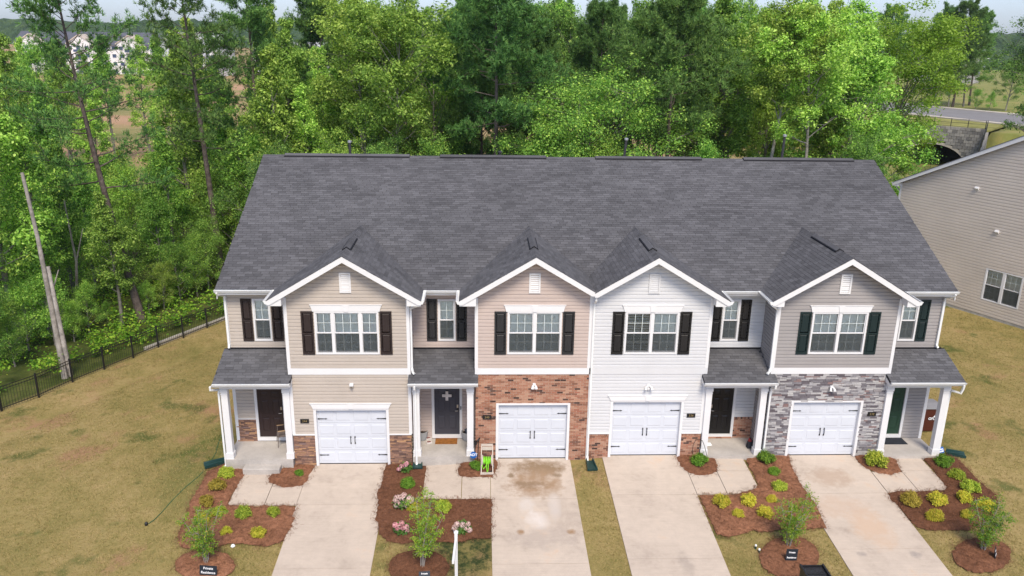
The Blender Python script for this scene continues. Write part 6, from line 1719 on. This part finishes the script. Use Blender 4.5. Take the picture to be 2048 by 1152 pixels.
MB().tube([(cx - .12, cy + .1, cz + .5), (cx - .17, cy + .02, cz + .3), (cx - .12, cy, cz + .2), (cx - .02, cy + .03, cz + .33), (cx + .06, cy + .08, cz + .52)], .016, 6).build('hose_loop', LIMEH, o)

# faucet and dark supply hose on the brick wall
fq = at_y(957, 878, -.05); fx, fz = float(fq[0]), float(fq[2])
o = empty('water_tap', (fx, -.05, fz), 'black tap and timer with hose on the brick wall of 240', 'tap')
MB().tube([(fx + .05, -.02, fz + .03), (fx, -.10, fz), (fx - .06, -.12, fz - .04)], [.02, .03, .025], 8).build('tap_body', BLACK, o); MB().lathe([(.02, -.07), (.06, -.06), (.06, .06), (.02, .07)], (fx - .11, -.13, fz - .10), 12).build('timer', BLACK, o)
MB().tube([(fx + .0, -.10, fz - .02), (fx + .0, -.12, fz - .3), (fx - .03, -.14, fz - .6), (fx - .05, -.2, fz - .85), (fx + .1, -.5, float(G(fx, -.5)) + .12)], .012, 6).build('supply_hose', BLACK, o)

# splash blocks under the downspouts
def splash(px, py, rz, label, ln=.62, lift=0.0):
    p = at_g(px, py, .05); p[2] = float(G(p[0], p[1])) + lift
    M = Matrix.Translation(tuple(p)) @ Matrix.Rotation(rz, 4, 'Z')
    w_ = .15; m = MB()
    vs = [(-w_ * .8, 0, .05), (w_ * .8, 0, .05), (-w_ * 1.1, -ln, .03), (w_ * 1.1, -ln, .03)]
    pr = []
    for (yy, ww, hh) in ((0, .13, .12), (-ln * .5, .15, .10), (-ln, .18, .06)):
        pr += [(-ww, yy, .0), (-ww, yy, hh + .03), (-ww + .03, yy, hh + .03), (-ww + .045, yy, .05), (ww - .045, yy, .05), (ww - .03, yy, hh + .03), (ww, yy, hh + .03), (ww, yy, .0)]
    fs = []
    for r_ in range(2):
        for k in range(8): fs.append((r_ * 8 + k, r_ * 8 + (k + 1) % 8, (r_ + 1) * 8 + (k + 1) % 8, (r_ + 1) * 8 + k))
    fs += [tuple(range(7, -1, -1)), tuple(range(16, 24))]
    m.add(pr, fs); m.xform(M)
    o_ = m.build('splash_block', GREENPLASTIC, None, loc=tuple(p)); tag(o_, label, 'splash block', 'green downspout splash blocks')
splash(450, 924, -1.15, 'dark green splash block beside the left porch column of 244', .7, .03)
splash(838, 918, .0, 'dark green splash block at the left column of 240', .75, .085)
splash(1179, 921, .05, 'dark green splash block on the grass strip between the middle drives')
splash(1893, 905, 1.25, 'dark green splash block behind the right end column of 232')

# green garden hose on the lawn, ending at a small black box
hose = [at_g(*q, .02) for q in [(462, 838), (450, 858), (437, 885), (432, 905), (418, 930), (398, 952), (370, 975), (345, 1000), (322, 1026), (308, 1040), (296, 1048)]]
hm = MB().tube([tuple(p) for p in hose], .013, 6); o = hm.build('garden_hose', paint('green hose', (.03, .10, .045), .5, .3), None, loc=tuple(hose[0])); tag(o, 'thin green garden hose trailing over the left lawn', 'hose')
p = at_g(293, 1050); MB().lathe([(.05, -.03), (.055, .05), (.045, .09), (.02, .11)], tuple(p), 10).build('sprinkler', BLACK, None, loc=tuple(p)); tag(bpy.data.objects['sprinkler'], 'small black sprinkler at the end of the green hose', 'sprinkler')
p = at_g(466, 1093); MB().lathe([(.05, -.02), (.07, .02), (.05, .06), (.015, .075)], tuple(p), 9).build('ground_cap', BADGE, None, loc=tuple(p)); tag(bpy.data.objects['ground_cap'], 'small white cap in the grass before the 244 bed', 'cap')
for k, (px, py) in enumerate(((1511, 1098), (1518, 1106))):
    p = at_g(px, py); o = empty('valve_stub', tuple(p), ['upper small green and white stub in the grass by the third ring', 'lower small green and white stub in the grass by the third ring'][k], 'stub')
    MB().tube([tuple(p), (p[0], p[1], p[2] + .1)], .025, 8).build('stem', GREENPLASTIC, o); MB().lathe([(.02, .1), (.035, .11), (.03, .15), (.01, .16)], tuple(p), 8).build('cap', BADGE, o)

# white sign post with its arm, and the black box near the lower picture edge
pp = at_z(912, 1063, 1.30); px_, py_ = float(pp[0]), float(pp[1]); g_ = float(G(px_, py_))
o = empty('white_post', (px_, py_, g_), 'white timber sign post with an arm at the lower picture edge', 'post')
MB().box(px_ - .042, px_ + .042, py_ - .042, py_ + .042, g_ - .1, 1.28).build('post', WHITE, o)
MB().add([(px_ - .06, py_ - .06, 1.28), (px_ + .06, py_ - .06, 1.28), (px_ + .06, py_ + .06, 1.28), (px_ - .06, py_ + .06, 1.28), (px_, py_, 1.34)], [(0, 1, 4), (1, 2, 4), (2, 3, 4), (3, 0, 4), (3, 2, 1, 0)]).build('post_cap', WHITE, o)
MB().add([(px_ - .03, py_ - .05, 1.06), (px_ + .03, py_ - .05, 1.06), (px_ - .03, py_ - .05, 1.15), (px_ + .03, py_ - .05, 1.15), (px_ - .075, py_ - 1.1, 1.06), (px_ - .015, py_ - 1.1, 1.06), (px_ - .075, py_ - 1.1, 1.15), (px_ - .015, py_ - 1.1, 1.15)], [(0, 4, 5, 1), (2, 3, 7, 6), (0, 2, 6, 4), (1, 5, 7, 3), (4, 6, 7, 5)]).build('arm', WHITE, o)
b0_ = at_z(1600, 1131, .55); b1_ = at_z(1648, 1131, .55); x0_, x1_, y1_ = float(b0_[0]), float(b1_[0]), float(b0_[1]); g_ = float(G(x0_, y1_))
o = empty('black_box', ((x0_ + x1_) / 2, y1_, g_), 'black box with glossy lid and raised side rails at the lower edge', 'box')
GLOSSB = paint('glossy black lid', (.012, .012, .015), .25, .6, .2, 4)
MB().box(x0_ + .02, x1_ - .02, y1_ - 1.0, y1_, g_ - .05, .50).build('body', BLACK, o); MB().box(x0_ + .06, x1_ - .06, y1_ - .98, y1_ - .03, .50, .525).build('lid', GLOSSB, o)
for xx in (x0_ + .02, x1_ - .02): MB().box(xx - .025, xx + .025, y1_ - 1.0, y1_ + .03, .48, .58).build('side_rail', BLACK, o)
MB().box(x0_ + .05, x1_ - .05, y1_ - .02, y1_ + .01, .49, .56).build('hinge_bar', BLACK, o); MB().box(x0_ + .06, x1_ - .06, y1_ - .36, y1_ - .33, .525, .535).build('lid_seam', BLACK, o)

# wire hook beside house 236
q0 = at_y(1386, 905, -.28); x0_ = float(q0[0]); g_ = float(G(x0_, -.28))
o = empty('wire_hook', (x0_, -.28, g_), 'thin dark wire garden hook before the brick of 236', 'garden hook')
zt = float(at_y(1390, 878, -.28)[2])
MB().tube([(x0_ - .03, -.28, g_ - .1), (x0_ - .02, -.28, zt - .25), (x0_ + .05, -.28, zt - .05), (x0_ + .16, -.28, zt), (x0_ + .3, -.28, zt - .07), (x0_ + .40, -.28, zt - .3), (x0_ + .52, -.28, g_ + .2)], .010, 6).build('hoop', BLACK, o)
MB().tube([(x0_ + .22, -.28, g_ - .1), (x0_ + .25, -.28, zt - .2), (x0_ + .27, -.28, zt - .05)], .010, 6).build('stake', BLACK, o)

# ---------------------------------------------------------------- things on the porches
def mat_on(px0, px1, pyt, pyb, z, mt, label, name='doormat'):
    a_ = at_z(px0, pyb, z); b2_ = at_z(px1, pyt, z)
    o_ = MB().box(float(a_[0]), float(b2_[0]), float(a_[1]), float(b2_[1]), z + .001, z + .014).build(name, mt, None, loc=(float(a_[0]), float(a_[1]), z)); tag(o_, label, 'doormat'); return o_
COIR = paint('coir', (.25, .105, .03), .95, .1, .25, 9, .25, 70, bump=.01); RUBBER = paint('dark rubber mat', (.022, .026, .034), .8, .2, .15, 8, .1, 50)
dm = mat_on(870, 915, 876, 888.5, .11, COIR, 'brown coir doormat before the slate door of 240')
tm_ = text_mesh('HELLO', .13, .001, .003); tm_ = None
mat_on(1768, 1803, 876.5, 889, .04, RUBBER, 'dark doormat before the green door of 232')
def planter(px, py, z, label, dark=False):
    p = at_z(px, py, z); x, y = float(p[0]), float(p[1]); o_ = empty('planter', (x, y, z), label, 'planter', 'grey planters beside the 240 door')
    MB().lathe([(.10, 0), (.14, .02), (.19, .18), (.21, .33), (.215, .36), (.19, .36), (.185, .30), (.01, .29)], (x, y, z + .001), 22).build('pot', paint('grey pot', (.36, .37, .38), .6, .3), o_)
    MB().lathe([(.01, .29), (.183, .292), (.183, .30), (.01, .31)], (x, y, z), 18).build('soil', paint('soil', (.035, .026, .022), .95, .1), o_)
    if dark: MB().tube([(x + .02, y, z + .3), (x - .02, y - .02, z + .42), (x + .08, y, z + .5)], [.09, .08, .01], 8).build('wrapped_plant', paint('slate cloth', (.06, .075, .10), .8, .2), o_)
planter(845, 879, .11, 'round grey planter left of the slate door'); planter(934, 880, .11, 'round grey planter with dark wrap right of the slate door', True)
for k, (px, py, mt, lb) in enumerate(((857, 878, 'upper', 'upper patterned card beside the left planter of 240'), (858, 886, 'lower', 'lower patterned card beside the left planter of 240'))):
    p = at_z(px, py, .11); x, y = float(p[0]), float(p[1]); o = empty('flat_card', (x, y, .11), lb, 'card')
    MB().box(-.10, .10, -.07, .07, 0, .05).xform(Matrix.Translation((x, y, .112)) @ Matrix.Rotation(.35, 4, 'Z')).build('block', paint('card white', (.6, .56, .54), .7, .2), o)
    MB().box(-.07, .07, -.045, .045, .05, .054).xform(Matrix.Translation((x, y, .112)) @ Matrix.Rotation(.35, 4, 'Z')).build('print', paint('card red', (.16, .04, .035), .7, .2, .6, 20), o)
# metal porch chair of 244
CHM = paint('bronze chair', (.16, .13, .12), .4, .5); CHW = paint('chair arm wood', (.40, .27, .16), .6, .3)
p = at_z(566, 893, .04); x = y = 0.0
o = empty('porch_chair', (float(p[0]) + .02, float(p[1]) + .22, .04), 'bronze metal armchair beside the brown door of 244', 'chair', rz=-1.25, local=True)
MB().box(-.24, .24, -.24, .24, .40, .425).build('seat', CHM, o)
for sx in (-1, 1):
    MB().tube([(sx * .25, -.26, .001), (sx * .25, -.22, .42), (sx * .25, -.2, .62), (sx * .25, .15, .64)], .014, 6).build('front_leg', CHM, o)
    MB().tube([(sx * .25, .30, .001), (sx * .25, .23, .42), (sx * .24, .36, .90)], .014, 6).build('back_leg', CHM, o)
    MB().box(sx * .25 - .022, sx * .25 + .022, -.23, .2, .635, .655).build('armrest', CHW, o)
MB().add([(-.24, .24, .44), (.24, .24, .44), (.23, .36, .90), (-.23, .36, .90), (-.24, .255, .44), (.24, .255, .44), (.23, .375, .90), (-.23, .375, .90)], [(0, 1, 2, 3), (4, 7, 6, 5), (3, 2, 6, 7), (0, 3, 7, 4), (1, 5, 6, 2)]).build('backrest', CHM, o)
# bag and papers on the porch of 236
p = at_z(1500, 895, .08); x, y = float(p[0]), float(p[1]); o = empty('tote_bag', (x, y, .08), 'dark bag with red top at the right column of 236', 'bag')
DCL = paint('dark cloth', (.03, .032, .04), .8, .2, .3, 10); RCL = paint('red cloth', (.26, .03, .03), .8, .2, .2, 12)
MB().add([(x - .13, y - .09, .081), (x + .11, y - .09, .081), (x + .11, y + .09, .081), (x - .13, y + .09, .081), (x - .10, y - .06, .33), (x + .09, y - .05, .36), (x + .09, y + .05, .36), (x - .10, y + .06, .33)], [(0, 3, 2, 1), (0, 1, 5, 4), (1, 2, 6, 5), (2, 3, 7, 6), (3, 0, 4, 7), (4, 5, 6, 7)]).build('body', DCL, o)
MB().add([(x - .09, y - .055, .335), (x + .03, y - .05, .35), (x + .03, y + .05, .35), (x - .09, y + .055, .335), (x - .07, y - .03, .46), (x + .0, y - .03, .44), (x + .0, y + .03, .44), (x - .07, y + .03, .46)], [(0, 1, 5, 4), (1, 2, 6, 5), (2, 3, 7, 6), (3, 0, 4, 7), (4, 5, 6, 7)]).build('red_top', RCL, o)
for s_ in (-1, 1): MB().tube([(x - .08, y + s_ * .05, .33), (x - .02, y + s_ * .06, .48), (x + .06, y + s_ * .05, .35)], .008, 5).build('handle', DCL, o)
p = at_z(1417, 889, .08); x, y = float(p[0]), float(p[1]); o = MB().add([(x - .1, y - .1, .083), (x + .12, y - .08, .083), (x + .1, y + .12, .10), (x - .12, y + .1, .09), (x, y + .02, .15)], [(0, 1, 4), (1, 2, 4), (2, 3, 4), (3, 0, 4)]).build('crumpled_paper', BADGE, None, loc=(x, y, .08)); tag(o, 'crumpled white paper by the left column of 236', 'paper')
# brown wheeled bin beside house 232
CARTB = paint('brown cart plastic', (.085, .022, .014), .45, .4, .06); CARTL = paint('grey cart lid', (.22, .22, .235), .5, .3)
p = at_g(1857, 868); x, y = float(p[0]) - .02, float(p[1]) + .42; z = float(G(x, y))
o = empty('wheeled_bin', (x, y, z), 'brown wheeled rubbish bin with grey lid beside house 232', 'bin')
MB().add([(x - .30, y - .27, z + .06), (x + .30, y - .27, z + .06), (x + .30, y + .25, z + .06), (x - .30, y + .25, z + .06), (x - .37, y - .40, z + 1.05), (x + .37, y - .40, z + 1.05), (x + .37, y + .35, z + 1.05), (x - .37, y + .35, z + 1.05)], [(0, 3, 2, 1), (0, 1, 5, 4), (1, 2, 6, 5), (2, 3, 7, 6), (3, 0, 4, 7), (4, 5, 6, 7)]).build('body', CARTB, o)
MB().prism([(y - .44, z + 1.06), (y - .42, z + 1.12), (y - .1, z + 1.18), (y + .3, z + 1.15), (y + .38, z + 1.06)], 'x', x - .40, x + .40).build('lid', CARTL, o)
MB().tube([(x - .36, y + .44, z + 1.05), (x + .36, y + .44, z + 1.05)], .02, 8).build('handle', CARTB, o)
for s in (-1, 1): MB().lathe([(.02, -.035), (.13, -.03), (.13, .03), (.02, .035)], (0, 0, 0), 16).xform(Matrix.Translation((x + s * .34, y - .22 if s < 0 else y + .22, z + .13)) @ Matrix.Rotation(math.pi / 2, 4, 'Y')).build('wheel', BLACK, o)
tm_ = text_mesh('GFL', .15, .003, .004); tm_.materials.append(BADGE); put('lettering', tm_, o, Matrix.Translation((x + .06, y - .362, z + .62)) @ Matrix.Rotation(math.pi / 2 + .13, 4, 'X'))
MB().prism([(x + .10, z + .70), (x + .13, z + .73), (x + .145, z + .79), (x + .165, z + .74), (x + .20, z + .725), (x + .16, z + .695)], 'y', y - .395, y - .375).build('leaf_mark', BADGE, o)

# ---------------------------------------------------------------- black fence along the wood
FPTS = [(-26.3, 2.6), (-25.2, 4.4), (-24.13, 6.27), (-23.25, 7.58), (-22.59, 9.26), (-21.79, 10.72), (-21.01, 12.16), (-20.33, 13.6), (-19.51, 14.9), (-18.75, 16.4), (-18.0, 17.9), (-17.2, 19.5)]
fo = empty('metal_fence', (FPTS[3][0], FPTS[3][1], float(G(*FPTS[3]))), 'black metal picket fence along the edge of the wood', 'fence')
FH = 1.12
for k, (x, y) in enumerate(FPTS):
    z = float(G(x, y)); MB().box(x - .035, x + .035, y - .035, y + .035, z - .1, z + FH + .05).build('post', BLACK, fo)
    if k == len(FPTS) - 1: break
    x2, y2 = FPTS[k + 1]; z2 = float(G(x2, y2)); L = math.hypot(x2 - x, y2 - y)
    for hh in (.14, FH - .16, FH - .03): MB().tube([(x, y, z + hh), (x2, y2, z2 + hh)], 0, sq=(.028, .028), up=(0, 0, 1)).build('rail', BLACK, fo)
    n = int(L / .115)
    for q in range(1, n):
        t = q / n; xx, yy, zz_ = x + (x2 - x) * t, y + (y2 - y) * t, z + (z2 - z) * t
        MB().tube([(xx, yy, zz_ + .05), (xx, yy, zz_ + FH - .03)], .009, 4).build('picket', BLACK, fo)
# a low pale kerb of the retaining edge under the far part of the fence
MB().prism([(-20.75, 13.2), (-17.0, 19.9), (-17.2, 20.05), (-20.95, 13.3)], 'z', -1.8, -1.06).build('retaining_edge', CURB, None, kind='structure')
# ---------------------------------------------------------------- short grass on the lawns
def grass():
    r_ = np.random.default_rng(9)
    polys = [[tuple(at_g(*zpx(z_, *q))[:2]) for q in pl_] for z_, pl_ in BEDS] + [[tuple(at_g(*zpx(z_, cx + rx * math.cos(t), cy + ry * math.sin(t)))[:2]) for t in np.linspace(0, 6.28, 20, endpoint=False)] for (z_, cx, cy, rx, ry) in RINGS]
    rects = [(a, b, -12, .2) for a, b in DRV] + [(q[0], q[1], q[3], q[2]) for w_ in WALK for q in w_] + [(-12.9, 13.1, -.3, 16)]
    out = []
    for (x0, x1, y0, y1, n) in ((-27, -12.5, -7.5, 20, 78000), (-12.5, 13, -7.5, -.2, 60000), (13, 26, -7, 21, 52000)):
        P = np.stack([r_.uniform(x0, x1, n), r_.uniform(y0, y1, n)], 1)
        ok = (P[:, 0] + 24.1) * -.884 + (P[:, 1] - 6.3) * .466 < -.05
        nl = (P[:, 0] - NB[0]) * -.892 + (P[:, 1] - NB[1]) * -.452; ok &= (nl > .2) | (P[:, 0] < 18)
        for (a, b, c, d) in rects: ok &= ~((P[:, 0] > a - .01) & (P[:, 0] < b + .01) & (P[:, 1] > c) & (P[:, 1] < d))
        for pl_ in polys: ok &= ~inside(P[:, 0], P[:, 1], pl_)
        ok &= ((P[:, 0] + 4.2) / .95) ** 2 + ((P[:, 1] + 4.9) / 1.1) ** 2 > r_.uniform(.6, 1.6, n)
        out.append(P[ok])
    P = np.concatenate(out); n = len(P)
    sdl_ = (P[:, 0] + 24.1) * -.884 + (P[:, 1] - 6.3) * .466
    z = G(P[:, 0], P[:, 1]) + rough(P[:, 0], P[:, 1]) * (P[:, 0] < -13) - .22 * np.exp(-((sdl_ + 2.3) / .55) ** 2) * (P[:, 1] > -4)
    P3 = np.column_stack([P, z])
    k = np.repeat(np.arange(n), 3)
    an = r_.uniform(0, 6.283, len(k)); le = r_.uniform(.02, .055, len(k)); wd = r_.uniform(.006, .013, len(k))
    d = np.stack([np.cos(an), np.sin(an), np.zeros(len(k))], 1); sp = r_.normal(size=(len(k), 3)) * np.array([.03, .03, 0])
    w_ = np.stack([-d[:, 1], d[:, 0], d[:, 2]], 1) * wd[:, None]
    tall = np.repeat((r_.random(n) < .02) * (np.sin(P[:, 0] * 1.1) * np.sin(P[:, 1] * .9 + 1) > -.2), 3); le = np.where(tall, le * 2.0, le)
    B = P3[k] + sp; T = B + d * (le * .8)[:, None] + np.array([0, 0, 1]) * (le * .8)[:, None]
    V = np.stack([B - w_, B + w_, T], 1).reshape(-1, 3)
    me = fastmesh('short_grass', V, np.arange(3 * len(k)).reshape(-1, 3)); me.materials.append(GRASSM)
    tag(put('short_grass', me), 'short tan and green grass of the lawns', 'grass', kind='stuff')
def _grassmat():
    k = NT('grass blades'); r = k.geo.outputs['Random Per Island']
    n1 = k.noise(.22, 4, .6, dist=.4); n2 = k.noise(1.1, 4, .65)
    f = k.math('ADD', k.math('MULTIPLY', r, .5), k.math('ADD', k.math('MULTIPLY', n1, .3), k.math('MULTIPLY', n2, .2)))
    c = k.ramp(f, [(.15, (.12, .135, .035)), (.38, (.205, .178, .058)), (.52, (.285, .222, .086)), (.75, (.365, .275, .12))])
    return k.done(c, .9, .1)
GRASSM = _grassmat()
grass()
# ---------------------------------------------------------------- the air
hz = MB().box(-1450, 1450, -110, 1330, -9, 60).build('haze', bpy.data.materials.new('haze'), None, kind='stuff')
hm_ = hz.data.materials[0]; hm_.use_nodes = True
t_ = hm_.node_tree; t_.nodes.remove(t_.nodes['Principled BSDF'])
pv = t_.nodes.new('ShaderNodeVolumePrincipled'); pv.inputs['Color'].default_value = (.86, .92, 1.0, 1); pv.inputs['Density'].default_value = .00014; pv.inputs['Anisotropy'].default_value = .3
t_.links.new(pv.outputs[0], t_.nodes['Material Output'].inputs['Volume'])
S.cycles.volume_bounces = 0
